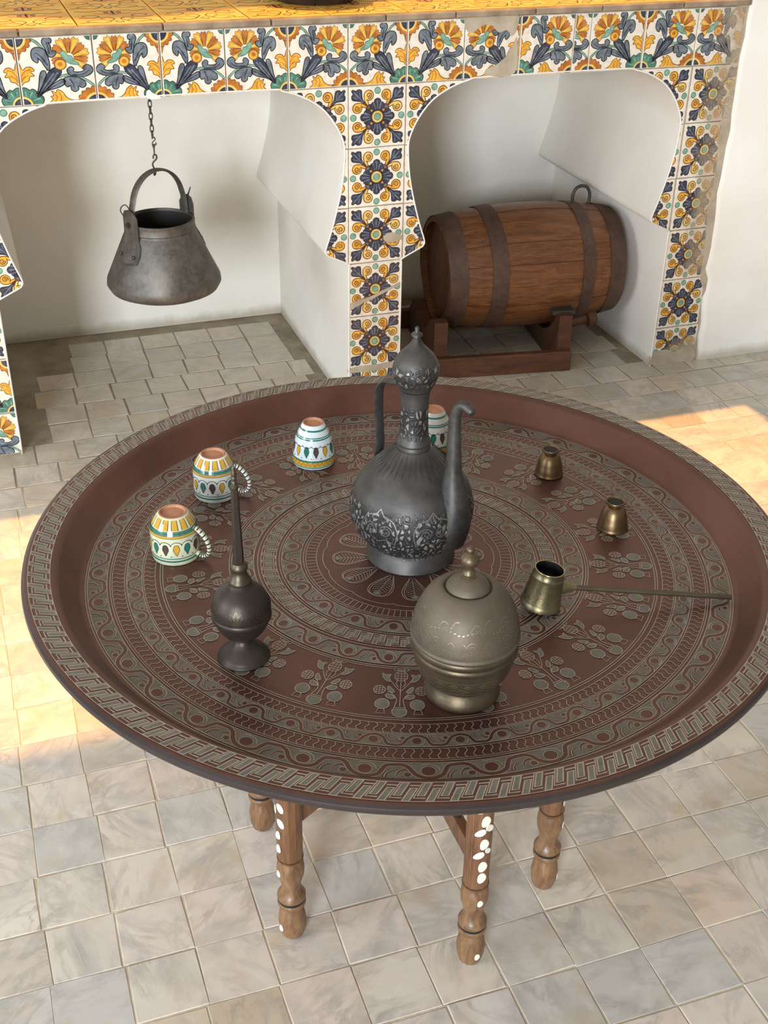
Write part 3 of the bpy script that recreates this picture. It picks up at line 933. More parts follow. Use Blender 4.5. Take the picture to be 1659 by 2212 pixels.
# dark pot standing on the counter, only its foot is in the picture
M_DARKPOT = simple('dark_pot_glaze', (0.06, 0.04, 0.032), (0.025, 0.018, 0.016), 0.3, 0.2, 12, 0.1, 30)
cp = tag(empty('cooking_pot', (-0.012, 0.215, 0.9287)), 'dark round cooking pot standing on the sunlit yellow counter', 'pot')
link('pot_body', lathe_me('pot_body', [(0.0, 0.0), (0.078, 0.0), (0.090, 0.004), (0.112, 0.03), (0.126, 0.07), (0.122, 0.11), (0.104, 0.135), (0.094, 0.142), (0.098, 0.150), (0.094, 0.150), (0.088, 0.142), (0.098, 0.132), (0.115, 0.10), (0.115, 0.06), (0.095, 0.02), (0.0, 0.012)], 48, 3), M_DARKPOT, cp)
for s in (-1, 1):
    link('pot_handle', tube_me('pot_handle', cr([(s * 0.118, -0.03, 0.09), (s * 0.150, -0.02, 0.098), (s * 0.150, 0.02, 0.098), (s * 0.118, 0.03, 0.09)], 5), 0.007, 8), M_DARKPOT, cp)

# ------------------------------------------------------------------ hanging cauldron, its chain
def tinned(name, c1, c2, rough, metal, sc, b=0.2):
    m, nt, bs = nodes_of(name)
    v = coords(nt)
    f = noise(nt, v, sc, 7, 0.7); g = noise(nt, v, sc * 6, 4, 0.7)
    k = mth(nt, 'ADD', mth(nt, 'MULTIPLY', f, 0.65), mth(nt, 'MULTIPLY', g, 0.35))
    nt.links.new(ramp(nt, k, [(0.36, c2), (0.62, c1)]), bs.inputs['Base Color'])
    bs.inputs['Metallic'].default_value = metal
    nt.links.new(mth(nt, 'ADD', mth(nt, 'MULTIPLY', g, 0.25), rough - 0.12), bs.inputs['Roughness'])
    bump(nt, bs, k, b, 0.0015)
    return m
M_TIN = tinned('old_tinned_copper', (0.175, 0.162, 0.14), (0.070, 0.064, 0.055), 0.54, 0.7, 18, 0.3)
M_IRON = tinned('dark_iron', (0.10, 0.085, 0.072), (0.045, 0.038, 0.033), 0.55, 0.6, 30)
M_DARKIN = simple('near_black_inside', (0.014, 0.012, 0.010), None, 0.8)  # near-black for the cauldron lining and for dark openings

RIGHT = Vector((math.cos(math.radians(-19.1)), math.sin(math.radians(-19.1)), 0))
FWD = Vector((-RIGHT.y, RIGHT.x, 0))
KX, KY = -0.428, 0.045
ka = tag(empty('cauldron', (KX, KY, 0.344), math.radians(29)), 'grey tinned copper cauldron hanging on a chain in the niche', 'cauldron')
ka.scale = (1, 1, 1.10)
outer_p = [(0.0, 0.0), (0.06, 0.0005), (0.105, 0.004), (0.122, 0.011), (0.1295, 0.023), (0.128, 0.034), (0.0795, 0.130), (0.0775, 0.1325), (0.0775, 0.1345), (0.0795, 0.1365), (0.0765, 0.146), (0.0775, 0.149), (0.0785, 0.152), (0.0765, 0.1545), (0.0725, 0.1545)]
link('pot_body', lathe_me('pot_body', outer_p + [(0.0725, 0.150), (0.074, 0.134), (0.124, 0.033), (0.115, 0.014), (0.0, 0.008)], 64, 0, 42), M_TIN, ka)
link('black_lining', lathe_me('black_lining', [(0.0, 0.0085), (0.113, 0.0145), (0.1225, 0.033), (0.0728, 0.134), (0.0715, 0.1495), (0.0705, 0.1495), (0.0718, 0.134), (0.1215, 0.033), (0.112, 0.015), (0.0, 0.009)], 48), M_DARKIN, ka)  # near-black sheet over the inner wall
# ears riveted on both sides, strap handle between them
for s in (-1, 1):
    ear = []
    def slope(zl): return 0.0795 + (0.130 - zl) * (0.128 - 0.0795) / (0.130 - 0.034) + 0.0012
    EW = 1.22
    pts = [(-0.028, 0.085), (-0.030, 0.100), (-0.027, 0.116), (-0.020, 0.128), (-0.019, 0.150), (-0.019, 0.172), (-0.012, 0.184), (0.0, 0.188), (0.012, 0.184), (0.019, 0.172), (0.019, 0.150), (0.020, 0.128), (0.027, 0.116), (0.030, 0.100), (0.028, 0.085), (0.0, 0.080)]
    pts = [(t * EW, z) for t, z in pts]
    vs = []
    for off in (0.0, 0.003):
        for t, z in pts:
            r = slope(z) if z < 0.13 else 0.0812
            r += off
            vs.append((s * math.sqrt(max(r * r - t * t, 0)) , t, z))
    n = len(pts)
    fs = [tuple(n + q for q in tr) for tr in tessellate_polygon([[Vector((t, z, 0)) for t, z in pts]])] + [tuple(q for q in tr)[::-1] for tr in tessellate_polygon([[Vector((t, z, 0)) for t, z in pts]])] + [(i, (i + 1) % n, n + (i + 1) % n, n + i) for i in range(n)]
    me = mesh('ear', vs, fs); fix_normals(me)
    eo = link('ear', me, M_TIN, ka)
    for t, z in ((-0.022, 0.098), (0.022, 0.098)):
        r = slope(z) + 0.003
        me = lathe_me('rivet', [(0.0, 0.0), (0.0045, 0.0), (0.004, 0.0018), (0.002, 0.003), (0.0, 0.0032)], 10)
        link('rivet', me, M_IRON, eo, (s * math.sqrt(r * r - t * t), t, z), (0, s * PI / 2, 0))
    me = lathe_me('pivot_hole_disc', [(0.0, 0.0), (0.0058, 0.0), (0.0058, 0.0006), (0.0, 0.0006)], 12)
    link('pivot_hole_disc', me, M_DARKIN, eo, (s * 0.0846, 0.004, 0.156), (0, s * PI / 2, 0))  # solid near-black disc paints the shade of a hole
hp = []
for k in range(25):
    a = PI * k / 24
    hp.append((-0.071 * math.cos(a) * (1 if abs(math.cos(a)) < 0.98 else 1.03), 0, 0.172 + 0.080 * math.sin(a) ** 0.85))
hp = [(-0.0745, 0, 0.150), (-0.0735, 0, 0.163)] + hp + [(0.0735, 0, 0.163), (0.0745, 0, 0.150)]
HTOP = (0.172 + 0.080) * 1.10
link('handle', tube_me('handle', hp, 0.0108, 8, (1.0, 0.26), up=Vector((1, 0, 0.001))), M_TIN, ka)
# small wire eyes by the ears
for s in (-1, 1):
    link('wire_loop', tube_me('wire_loop', cr([(s * 0.081, -0.006, 0.186), (s * 0.090, -0.004, 0.20), (s * 0.096, 0.004, 0.196), (s * 0.095, 0.010, 0.186), (s * 0.088, 0.012, 0.176)], 5), 0.0013, 6), M_IRON, ka)

zt = 0.344 + HTOP + 0.002
ch = tag(empty('chain', (KX, KY, zt)), 'thin iron chain with hooks between niche crown and cauldron handle', 'chain')
hook = [(0.0, -0.012, -0.0005), (-0.004, -0.006, -0.013), (-0.006, 0.0, -0.0195), (-0.002, 0.003, -0.0215), (0.001, 0.006, -0.013), (-0.004, 0.002, 0.004), (-0.008, 0, 0.016), (-0.004, 0, 0.026), (0.005, 0, 0.034), (0.009, 0, 0.042), (0.007, 0, 0.050), (0.001, 0, 0.052), (-0.003, 0, 0.046), (-0.004, 0, 0.038)]
KH = 0.60
hook = [(x * KH, y * KH, z * KH) for x, y, z in hook]
link('hook', tube_me('hook', cr(hook, 5), 0.0019, 8), M_IRON, ch)
link('swivel', lathe_me('swivel', [(0.0, 0.0), (0.0015, 0.0), (0.0018, 0.006), (0.0022, 0.02), (0.0046, 0.028), (0.0046, 0.031), (0.0, 0.031)], 10), M_IRON, ch, (0.001, 0, 0.0300)).scale = (0.8, 0.8, 0.75)
hk = link('hook', tube_me('hook', cr([(0.007, 0, 0.086), (0.009, 0, 0.080), (0.004, 0, 0.0775), (-0.002, 0, 0.082), (0.0, 0, 0.089), (0.006, 0, 0.094), (0.006, 0, 0.101), (0.001, 0, 0.104), (-0.003, 0, 0.099)], 5), 0.0018, 7), M_IRON, ch, (0, 0, 0.0018))
hk.scale = (0.75, 0.75, 0.64)
def chain_link(h, w, r):
    pts = []
    for k in range(20):
        a = 2 * PI * k / 20
        pts.append((w * math.copysign(abs(math.cos(a)) ** 0.8, math.cos(a)), 0, h * math.sin(a)))
    pts.append(pts[0]); pts.append(pts[1])
    return tube_me('chain_link', pts, r, 6, None, False)
lme = chain_link(0.0080, 0.0040, 0.0013)
zc = 0.074
k = 0
ztop = 0.781 - zt
while zc < ztop + 0.012:
    link('chain_link', lme, M_IRON, ch, (0.0, 0, zc), (0, 0, (0.35 if k % 2 else 1.75)))
    zc += 0.0128; k += 1
# staple in the crown of the niche that carries the chain
link('staple', tube_me('staple', cr([(-0.006, 0.0, ztop + 0.03), (-0.006, 0, ztop + 0.004), (0, 0, ztop - 0.004), (0.006, 0, ztop + 0.004), (0.006, 0, ztop + 0.03)], 4), 0.0017, 6), M_IRON, ch)

# ------------------------------------------------------------------ barrel on its cradle
def wood(name, c1, c2, c3, axis=(1, 9, 9), scale=9, rough=0.45, rnd=True, dark=0.4):
    m, nt, b = nodes_of(name)
    tc = N(nt, 'ShaderNodeTexCoord')
    oi = N(nt, 'ShaderNodeObjectInfo')
    off = N(nt, 'ShaderNodeCombineXYZ')
    nt.links.new(mth(nt, 'MULTIPLY', oi.outputs['Random'], 31.0), off.inputs[0]); nt.links.new(mth(nt, 'MULTIPLY', oi.outputs['Random'], 17.0), off.inputs[1])
    va = N(nt, 'ShaderNodeVectorMath', operation='ADD'); nt.links.new(tc.outputs['Object'], va.inputs[0]); nt.links.new(off.outputs[0], va.inputs[1])
    mp = N(nt, 'ShaderNodeMapping'); mp.inputs['Scale'].default_value = axis; nt.links.new(va.outputs[0], mp.inputs[0])
    g = noise(nt, mp.outputs[0], scale, 7, 0.65, 0.8)
    f = noise(nt, mp.outputs[0], scale * 5, 4, 0.6)
    col = ramp(nt, mth(nt, 'ADD', mth(nt, 'MULTIPLY', g, 0.7), mth(nt, 'MULTIPLY', f, 0.3)), [(0.33, c3), (0.48, c2), (0.66, c1)])
    if rnd:
        col = mixc(nt, mth(nt, 'MULTIPLY', oi.outputs['Random'], 0.45), col, c3)
    st = noise(nt, tc.outputs['Object'], 9, 4, 0.6)
    col = mixc(nt, mth(nt, 'MULTIPLY', mth(nt, 'SUBTRACT', st, 0.60), 5 * dark, True), col, tuple(x * 0.25 for x in c3))
    nt.links.new(col, b.inputs['Base Color'])
    b.inputs['Roughness'].default_value = rough
    bump(nt, b, g, 0.35, 0.0015)
    return m
M_STAVE = wood('barrel_oak', (0.27, 0.115, 0.042), (0.16, 0.062, 0.022), (0.060, 0.023, 0.010), (1, 8, 8), 9, 0.38)
M_CRADLE = wood('cradle_wood', (0.16, 0.062, 0.026), (0.10, 0.038, 0.017), (0.045, 0.018, 0.010), (1, 6, 6), 8, 0.5)
M_HOOP = tinned('rusty_hoop', (0.115, 0.066, 0.045), (0.050, 0.030, 0.023), 0.6, 0.25, 22, 0.3)

YAW = math.radians(-5.0)
BC = (0.580, 0.262, 0.228)
br = tag(empty('barrel', BC, YAW), 'small oak barrel with four iron hoops lying on its cradle', 'barrel')
L2, Rm_, Rh = 0.245, 0.166, 0.141
def brad(x):
    u = x / L2
    return Rh + (Rm_ - Rh) * (1 - u * u) ** 1.0
NS = 18
for i in range(NS):
    a0 = 2 * PI * i / NS + 0.003; a1 = 2 * PI * (i + 1) / NS - 0.003
    lift = random.uniform(-0.0012, 0.0012)
    vs, fs = [], []
    nx, na = 12, 4
    for lay in (0, 1):
        for ix in range(nx + 1):
            x = -L2 + 2 * L2 * ix / nx
            for ia in range(na + 1):
                a = a0 + (a1 - a0) * ia / na
                e = 0.0008 if ia in (0, na) else 0.0
                r = brad(x) + lift - e - (0.012 if lay else 0)
                vs.append((x, r * math.cos(a), r * math.sin(a)))
    S = (nx + 1) * (na + 1)
    for ix in range(nx):
        for ia in range(na):
            q = ix * (na + 1) + ia
            fs.append((q, q + 1, q + na + 2, q + na + 1)); fs.append((S + q, S + q + na + 1, S + q + na + 2, S + q + 1))
        for ia in (0, na):
            q = ix * (na + 1) + ia
            fs.append((q, q + na + 1, S + q + na + 1, S + q))
    for ix in (0, nx):
        for ia in range(na):
            q = ix * (na + 1) + ia
            fs.append((q, q + 1, S + q + 1, S + q))
    me = mesh('stave', vs, fs); fix_normals(me); smooth(me, 40)
    link('stave', me, M_STAVE, br)
for x0, x1, t in ((-L2 - 0.001, -L2 + 0.046, 0.0035), (-0.135, -0.093, 0.003), (0.118, 0.152, 0.003), (L2 - 0.044, L2 + 0.001, 0.0035)):
    seg = 48; vs = []; fs = []
    prof = []
    for x in (x0, (x0 + x1) / 2, x1): prof.append((x, brad(max(-L2, min(L2, x))) + t))
    for x in (x1, (x0 + x1) / 2, x0): prof.append((x, brad(max(-L2, min(L2, x))) + 0.0002))
    for x, r in prof:
        for k in range(seg):
            a = 2 * PI * k / seg
            rr = r + 0.0006 * math.sin(5 * a + x * 40)
            vs.append((x + 0.0012 * math.sin(3 * a + x * 9), rr * math.cos(a), rr * math.sin(a)))
    for i in range(len(prof)):
        for k in range(seg):
            i2 = (i + 1) % len(prof); k2 = (k + 1) % seg
            fs.append((i * seg + k, i * seg + k2, i2 * seg + k2, i2 * seg + k))
    me = mesh('hoop', vs, fs); fix_normals(me); smooth(me, 40)
    link('hoop', me, M_HOOP, br)
for s in (-1, 1):
    xh = s * (L2 - 0.014); R = Rh - 0.0115
    for k in range(5):     # head boards
        y0 = -R + 2 * R * k / 5 + 0.0006; y1 = -R + 2 * R * (k + 1) / 5 - 0.0006
        pts = []
        for j in range(9): 
            y = y0 + (y1 - y0) * j / 8; pts.append((y, math.sqrt(max(R * R - y * y, 0))))
        for j in range(9):
            y = y1 + (y0 - y1) * j / 8; pts.append((y, -math.sqrt(max(R * R - y * y, 0))))
        n = len(pts)
        vs = [(xh, y, z) for y, z in pts] + [(xh - s * 0.01, y, z) for y, z in pts]
        fs = [tuple(range(n)), tuple(range(2 * n - 1, n - 1, -1))] + [(i, (i + 1) % n, n + (i + 1) % n, n + i) for i in range(n)]
        me = mesh('head_board', vs, fs); fix_normals(me)
        link('head_board', me, M_CRADLE, br)
# iron carrying ring on top
hz = brad(0.17)
link('ring_handle', tube_me('ring_handle', cr([(0.142, 0.02, hz - 0.004), (0.141, 0.02, hz + 0.022), (0.149, 0.02, hz + 0.041), (0.166, 0.02, hz + 0.047), (0.182, 0.02, hz + 0.041), (0.190, 0.02, hz + 0.022), (0.189, 0.02, hz - 0.004)], 5), 0.0044, 9), M_IRON, br)

cr_ = tag(empty('barrel_cradle', (0.470, 0.250, 0.0), math.radians(-8.5)), 'dark wooden cradle frame under the barrel', 'stand')
CXh = 0.192
def saddle(x, cut):
    """Upright end board with a hollow for the barrel, standing across the axis."""
    th = 0.036
    pts = [(-0.165, 0.0), (-0.165, 0.150)]
    pts += [(-0.135, 0.150)]
    for k in range(11):
        a = math.radians(215 + 95 * k / 10)
        pts.append((cut * math.cos(a) + 0.012, 0.228 + cut * math.sin(a)))
    pts += [(0.15, 0.070), (0.165, 0.060), (0.165, 0.0)]
    n = len(pts)
    vs = [(x - th / 2, y, z) for y, z in pts] + [(x + th / 2, y, z) for y, z in pts]
    tr = tessellate_polygon([[Vector((y, z, 0)) for y, z in pts]])
    fs = [tuple(t) for t in tr] + [tuple(n + q for q in t)[::-1] for t in tr] + [(i, (i + 1) % n, n + (i + 1) % n, n + i) for i in range(n)]
    me = mesh('end_board', vs, fs); fix_normals(me)
    return me
link('end_board', saddle(-0.158, 0.1505), M_CRADLE, cr_)
link('end_board', saddle(0.182, 0.1710), M_CRADLE, cr_)
link('rail', box_me('rail', -0.198, 0.200, -0.186, -0.164, 0.0, 0.056, 0.002), M_CRADLE, cr_)
link('rail', box_me('rail', -0.198, 0.200, 0.164, 0.186, 0.0, 0.056, 0.002), M_CRADLE, cr_)
link('wedge', box_me('wedge', 0.150, 0.212, -0.150, -0.105, 0.1455, 0.158, 0.002), M_IRON, cr_)
pg = link('peg', lathe_me('peg', [(0.0, -0.06), (0.017, -0.06), (0.018, 0.035), (0.028, 0.040), (0.030, 0.052), (0.024, 0.064), (0.0, 0.067)], 20), M_CRADLE, cr_, (0.245, -0.045, 0.085), (0, math.radians(78), 0))

# ------------------------------------------------------------------ folding stand under the tray
M_LEG = wood('walnut_leg', (0.22, 0.105, 0.046), (0.14, 0.062, 0.027), (0.065, 0.027, 0.013), (8, 8, 1), 9, 0.42, False, 0.5)
M_LEGT = wood('turned_leg', (0.29, 0.165, 0.08), (0.19, 0.10, 0.046), (0.09, 0.044, 0.021), (7, 7, 2), 8, 0.36, False, 0.5)
M_BLACK = simple('blackened_wood', (0.03, 0.024, 0.02), (0.012, 0.01, 0.009), 0.4)
M_PEARL = simple('mother_of_pearl', (0.86, 0.84, 0.72), (0.74, 0.70, 0.56), 0.22, 0, 90, 0, 60, 3, 0.6)
SC0 = Vector((-0.372, -1.396, 0))
st = tag(empty('folding_stand', SC0), 'inlaid wooden folding stand with turned feet under the round tray', 'stand')
LEGS = [(-0.347, -1.628, 'r'), (-0.562, -1.512, 'l'), (-0.197, -1.543, 'rr'), (-0.553, -1.308, ''), (-0.352, -1.172, ''), (-0.178, -1.290, '')]
foot_p = [(0.0, 0.0), (0.0135, 0.0), (0.0165, 0.004), (0.0195, 0.016), (0.0205, 0.030), (0.0185, 0.044), (0.0155, 0.053), (0.0150, 0.056), (0.0175, 0.058), (0.0205, 0.063), (0.0205, 0.067), (0.0190, 0.0685),
          (0.0190, 0.0725), (0.0205, 0.074), (0.0205, 0.079), (0.0175, 0.083), (0.0140, 0.090), (0.0138, 0.098), (0.0155, 0.106), (0.0190, 0.118), (0.0198, 0.128), (0.0188, 0.139), (0.0165, 0.143), (0.0165, 0.1455), (0.0178, 0.147)]
foot_p = [(r * 0.94, z) for r, z in foot_p]
foot_me = lathe_me('turned_foot', foot_p + [(0.0178, 0.150), (0.0, 0.150)], 24, 0, 50)
ring_me = lathe_me('black_ring', [(0.0179, 0.0685), (0.0187, 0.069), (0.0187, 0.072), (0.0179, 0.0725)], 24, 0, 38, False)
def shaft_me():
    n = 12; vs, fs = [], []
    for z in (0.150, 0.1515, 0.498):
        for k in range(n):
            a = 2 * PI * (k + 0.5) / n
            r = 0.0170 if z > 0.151 else 0.0160
            vs.append((r * math.cos(a), r * math.sin(a), z))
    for i in range(2):
        for k in range(n): fs.append((i * n + k, i * n + (k + 1) % n, (i + 1) * n + (k + 1) % n, (i + 1) * n + k))
    fs.append(tuple(range(n))[::-1]); fs.append(tuple(range(2 * n, 3 * n)))
    return mesh('leg', vs, fs)
sh = shaft_me()
def pearl_me(w, h):
    n = 12
    vs = [(w * math.cos(2 * PI * k / n), 0.0, h * math.sin(2 * PI * k / n) * (1 - 0.18 * math.cos(2 * PI * k / n) )) for k in range(n)]
    vs += [(x * 0.86, -0.0007, z * 0.86) for x, _, z in vs]
    fs = [tuple(range(n, 2 * n))[::-1]] + [(i, (i + 1) % n, n + (i + 1) % n, n + i) for i in range(n)]
    me = mesh('inlay', vs, fs); fix_normals(me)
    return me
P_BIG, P_MED, P_SML = pearl_me(0.0064, 0.0094), pearl_me(0.0052, 0.0082), pearl_me(0.0042, 0.0060)
for lx, ly, kind in LEGS:
    loc = Vector((lx, ly, 0)) - SC0
    leg = link('leg', sh, M_LEG, st, loc)
    link('turned_foot', foot_me, M_LEGT, leg)
    link('black_ring', ring_me, M_BLACK, leg)
    camdir = math.atan2(CAMO.location.y - ly, CAMO.location.x - lx)   # the faces that look out of the table
    def pearl(me, da, z, rot=0.0, dx=0.0, r=0.0168):
        a = da
        o = link('inlay', me, M_PEARL, leg, (r * math.cos(a) - dx * math.sin(a), r * math.sin(a) + dx * math.cos(a), z))
        o.rotation_euler = (0, rot, a + PI / 2)
        o.rotation_mode = 'XYZ'
        M = Matrix.Rotation(a + PI / 2, 4, 'Z') @ Matrix.Rotation(rot, 4, 'Y')
        o.rotation_euler = M.to_euler()
    if kind:
        if kind == 'r': A0 = camdir + 0.48
        elif kind == 'l': A0 = camdir - 1.05
        else: A0 = camdir + 1.35
        z = 0.172
        pat = [(P_BIG, 0, 0), (P_BIG, 0, 0), (P_MED, -1, 0.9), (P_SML, 1, -0.7), (P_BIG, 0, 0), (P_MED, -1, 0.9), (P_MED, 1, -0.8), (P_BIG, 0, 0.1), (P_MED, -1, 0.6), (P_SML, 1, -0.5), (P_MED, -1, 0.3), (P_MED, 1, -0.5), (P_MED, -1, 0.1), (P_MED, 1, -0.4), (P_MED, -1, 0.4), (P_MED, 1, -0.4)]
        if kind == 'l': pat = [(P_MED, 0, 0.2), (P_MED, 0, 0.35), (P_MED, 1, -0.4), (P_MED, -1, 0.35), (P_MED, 1, -0.4), (P_MED, -1, 0.35), (P_MED, 1, -0.4), (P_MED, -1, 0.3), (P_MED, 1, -0.6), (P_MED, 1, 1.2), (P_MED, -1, 0.4), (P_MED, 1, -0.4)]
        zz = z
        for me, side, rot in pat:
            pearl(me, A0 + side * 0.36, zz, rot)
            zz += 0.0205 if side == 0 else (0.013 if side > 0 else 0.006)
            if kind == 'l': zz += 0.004
        pearl(P_SML, A0, 0.126, 0, 0, 0.0184); pearl(P_SML, A0 + 0.1, 0.022, 0, 0, 0.0189)
        # fine engraved groove beside the inlay
        ga = A0 + (0.95 if kind == 'l' else -0.95)
        link('groove', tube_me('groove', [(0.0167 * math.cos(ga), 0.0167 * math.sin(ga), 0.152), (0.0167 * math.cos(ga), 0.0167 * math.sin(ga), 0.495)], 0.0006, 6), M_LEGT, leg)
for a, b in ((0, 4), (1, 5), (2, 3)):
    A = Vector((LEGS[a][0], LEGS[a][1], 0)) - SC0; B = Vector((LEGS[b][0], LEGS[b][1], 0)) - SC0
    d = (B - A).normalized(); A2 = A + d * 0.012; B2 = B - d * 0.012
    dz = {0: 0.0, 1: 0.030, 2: 0.015}[a]
    link('rail', beam_me('rail', A2 + Vector((0, 0, 0.188 + dz)), B2 + Vector((0, 0, 0.188 + dz)), 0.014, 0.030), M_LEG, st)
    link('rail', beam_me('rail', A2 + Vector((0, 0, 0.455 + dz * 0.9)), B2 + Vector((0, 0, 0.455 + dz * 0.9)), 0.014, 0.026), M_LEG, st)
    spm = lathe_me('spindle', [(0.0, 0.0), (0.0035, 0.0), (0.006, 0.012), (0.0035, 0.02), (0.0065, 0.032), (0.0075, 0.042), (0.0045, 0.052), (0.0035, 0.06), (0.006, 0.072), (0.0035, 0.082), (0.0045, 0.10), (0.007, 0.115), (0.0045, 0.128), (0.003, 0.14), (0.006, 0.152), (0.0075, 0.166), (0.004, 0.18), (0.0035, 0.195), (0.0, 0.196)], 12)
    for t in (0.14, 0.30, 0.70, 0.86):
        q = A + (B - A) * t
        link('spindle', spm, M_BLACK, st, (q.x, q.y, 0.2030 + dz)).scale = (1, 1, 1.2)

# ------------------------------------------------------------------ the round engraved tray
def copper(name, c1, c2, rough=0.36, metal=0.65, sc=7, b=0.06):
    m, nt, bs = nodes_of(name)
    v = coords(nt)
    f = noise(nt, v, sc, 5, 0.6); g = noise(nt, v, sc * 14, 4, 0.7)
    k = mth(nt, 'ADD', mth(nt, 'MULTIPLY', f, 0.75), mth(nt, 'MULTIPLY', g, 0.25))
    nt.links.new(ramp(nt, k, [(0.35, c2), (0.65, c1)]), bs.inputs['Base Color'])
    bs.inputs['Metallic'].default_value = metal
    nt.links.new(mth(nt, 'ADD', mth(nt, 'MULTIPLY', f, 0.2), rough - 0.1), bs.inputs['Roughness'])
    bump(nt, bs, g, b, 0.001)
    return m
M_COP = copper('patinated_copper', (0.150, 0.068, 0.048), (0.100, 0.046, 0.035), 0.40)
M_GREY = copper('stippled_tinned_ground', (0.19, 0.175, 0.145), (0.12, 0.108, 0.088), 0.5, 0.35, 60, 0.5)
M_LINE = copper('bright_engraved_line', (0.42, 0.36, 0.30), (0.31, 0.26, 0.21), 0.42, 0.4, 30)
M_RIM = copper('dark_rim', (0.075, 0.058, 0.055), (0.05, 0.04, 0.04), 0.4, 0.6)
M_BRASSB = copper('bright_brass_underside', (0.72, 0.46, 0.14), (0.58, 0.34, 0.09), 0.28, 0.95)
TZ = 0.515
TC = Vector((-0.368, -1.407, TZ))
tr = tag(empty('tray', TC), 'large round copper tray engraved with rings of scrolls and flowers', 'tray')
RF = 0.404
top_p = [(0.0, 0.0), (0.2, 0.0), (0.398, 0.0), (0.404, 0.0008), (0.409, 0.004), (0.4285, 0.0300), (0.4325, 0.0338), (0.4365, 0.0348), (0.4650, 0.0352), (0.4680, 0.0345)]
rim_p = [(0.4680, 0.0345), (0.4715, 0.0325), (0.4725, 0.0285), (0.4705, 0.0240), (0.4665, 0.0225)]
bot_p = [(0.4665, 0.0225), (0.462, 0.0275), (0.438, 0.0305), (0.431, 0.026), (0.411, -0.001), (0.404, -0.0050), (0.395, -0.0055), (0.0, -0.0055)]
def surf(prof, nm, seg=180):
    vs, fs = [], []
    for r, z in prof:
        for k in range(seg):
            a = 2 * PI * k / seg
            rr = max(r, 0.0004)
            vs.append((rr * math.cos(a), rr * math.sin(a), z))
    for i in range(len(prof) - 1):
        for k in range(seg): fs.append((i * seg + k, i * seg + (k + 1) % seg, (i + 1) * seg + (k + 1) % seg, (i + 1) * seg + k))
    me = mesh(nm, vs, fs); smooth(me, 40)
    return me
me = surf(top_p, 'dish'); link('dish', me, M_COP, tr)
me = surf(rim_p, 'rolled_edge'); link('rolled_edge', me, M_RIM, tr)
me = surf(bot_p, 'underside'); link('underside', me, M_BRASSB, tr)
for nm in ('dish', 'rolled_edge', 'underside'):
    m_ = bpy.data.meshes[nm]; fix_normals(m_)
if bpy.data.meshes['dish'].polygons[0].normal.z < 0: bpy.data.meshes['dish'].flip_normals()
if bpy.data.meshes['underside'].polygons[-1].normal.z > 0: bpy.data.meshes['underside'].flip_normals()
if bpy.data.meshes['rolled_edge'].polygons[1].normal.z < 0: bpy.data.meshes['rolled_edge'].flip_normals()

EM = [M_COP, M_GREY, M_LINE]
CU, GR, LI = 0, 1, 2
def flatz(x, y, l): return (x, y, 0.00035 + 0.00016 * l)
def polar(a, r): return (r * math.cos(a), r * math.sin(a))
def band(nm, art, mapf=flatz):
    me = art_mesh(nm, art, mapf)
    fl = [p for p in me.polygons if p.normal.z < 0]
    if len(fl) > len(me.polygons) / 2: me.flip_normals()
    return link('engraved_band', me, EM, tr)
def circle(A, r, w, col, layer, n=180):
    A.line([polar(2 * PI * k / n, r) for k in range(n)], w, col, layer, True)
def ring_fill(A, r0, r1, col, layer, n=180):
    for k in range(n):
        a0, a1 = 2 * PI * k / n, 2 * PI * (k + 1) / n
        A.p.append((layer, col, [polar(a0, r0), polar(a0, r1), polar(a1, r1), polar(a1, r0)][::-1]))
LW = 0.00085
def scroll_unit():
    """One wave of the foliate scroll in a unit cell (u along, v outwards), on a stippled ground."""
    a = Art()
    vine = cr([(0.0, 0.10), (0.25, 0.10), (0.50, 0.26), (0.70, 0.60), (1.00, 0.86), (1.42, 0.92), (1.80, 0.74), (1.96, 0.42), (2.12, 0.16), (2.5, 0.10)], 4)
    a.line(vine, 0.25, LI, 1.0); a.line(vine, 0.19, CU, 1.2)
    curl = cr([(0.02, 0.95), (0.06, 0.66), (0.20, 0.46), (0.38, 0.42)], 4)
    a.line(curl, 0.20, LI, 1.0, False, (0.3, 1)); a.line(curl, 0.14, CU, 1.2, False, (0.2, 1))
    a.disc((1.27, 0.48), 0.315, LI, None, 0, 1.3, 18); a.disc((1.27, 0.48), 0.285, CU, None, 0, 1.5, 18)
    a.disc((0.45, 0.72), 0.175, LI, None, 0, 1.3, 14); a.disc((0.45, 0.72), 0.145, CU, None, 0, 1.5, 14)
    lf = cr([(1.00, 0.08), (1.35, 0.06), (1.62, 0.20), (1.74, 0.46)], 4)
    a.line(lf, 0.06, LI, 1.8, False, (0.9, 0.6))
    lf = cr([(2.05, 0.93), (2.10, 0.70), (2.26, 0.50), (2.42, 0.44)], 4)
    a.line(lf, 0.17, CU, 1.6, False, (1.0, 0.4)); a.line(lf, 0.05, LI, 1.8, False, (0.9, 0.6))
    return a
SU = scroll_unit()
def scroll_band(nm, r0, r1, n, ph=0.0, flip=False):
    A = Art()
    ring_fill(A, r0, r1, GR, 0)
    for k in range(n):
        def f(q, k=k):
            u, v = q
            if flip: v = 1 - v
            return polar(ph + 2 * PI * (k + u / 2.5) / n, r0 + (r1 - r0) * (0.03 + 0.94 * v))
        A.add(SU, f)
    circle(A, r0, LW, LI, 2.2); circle(A, r1, LW, LI, 2.2)
    band(nm, A)
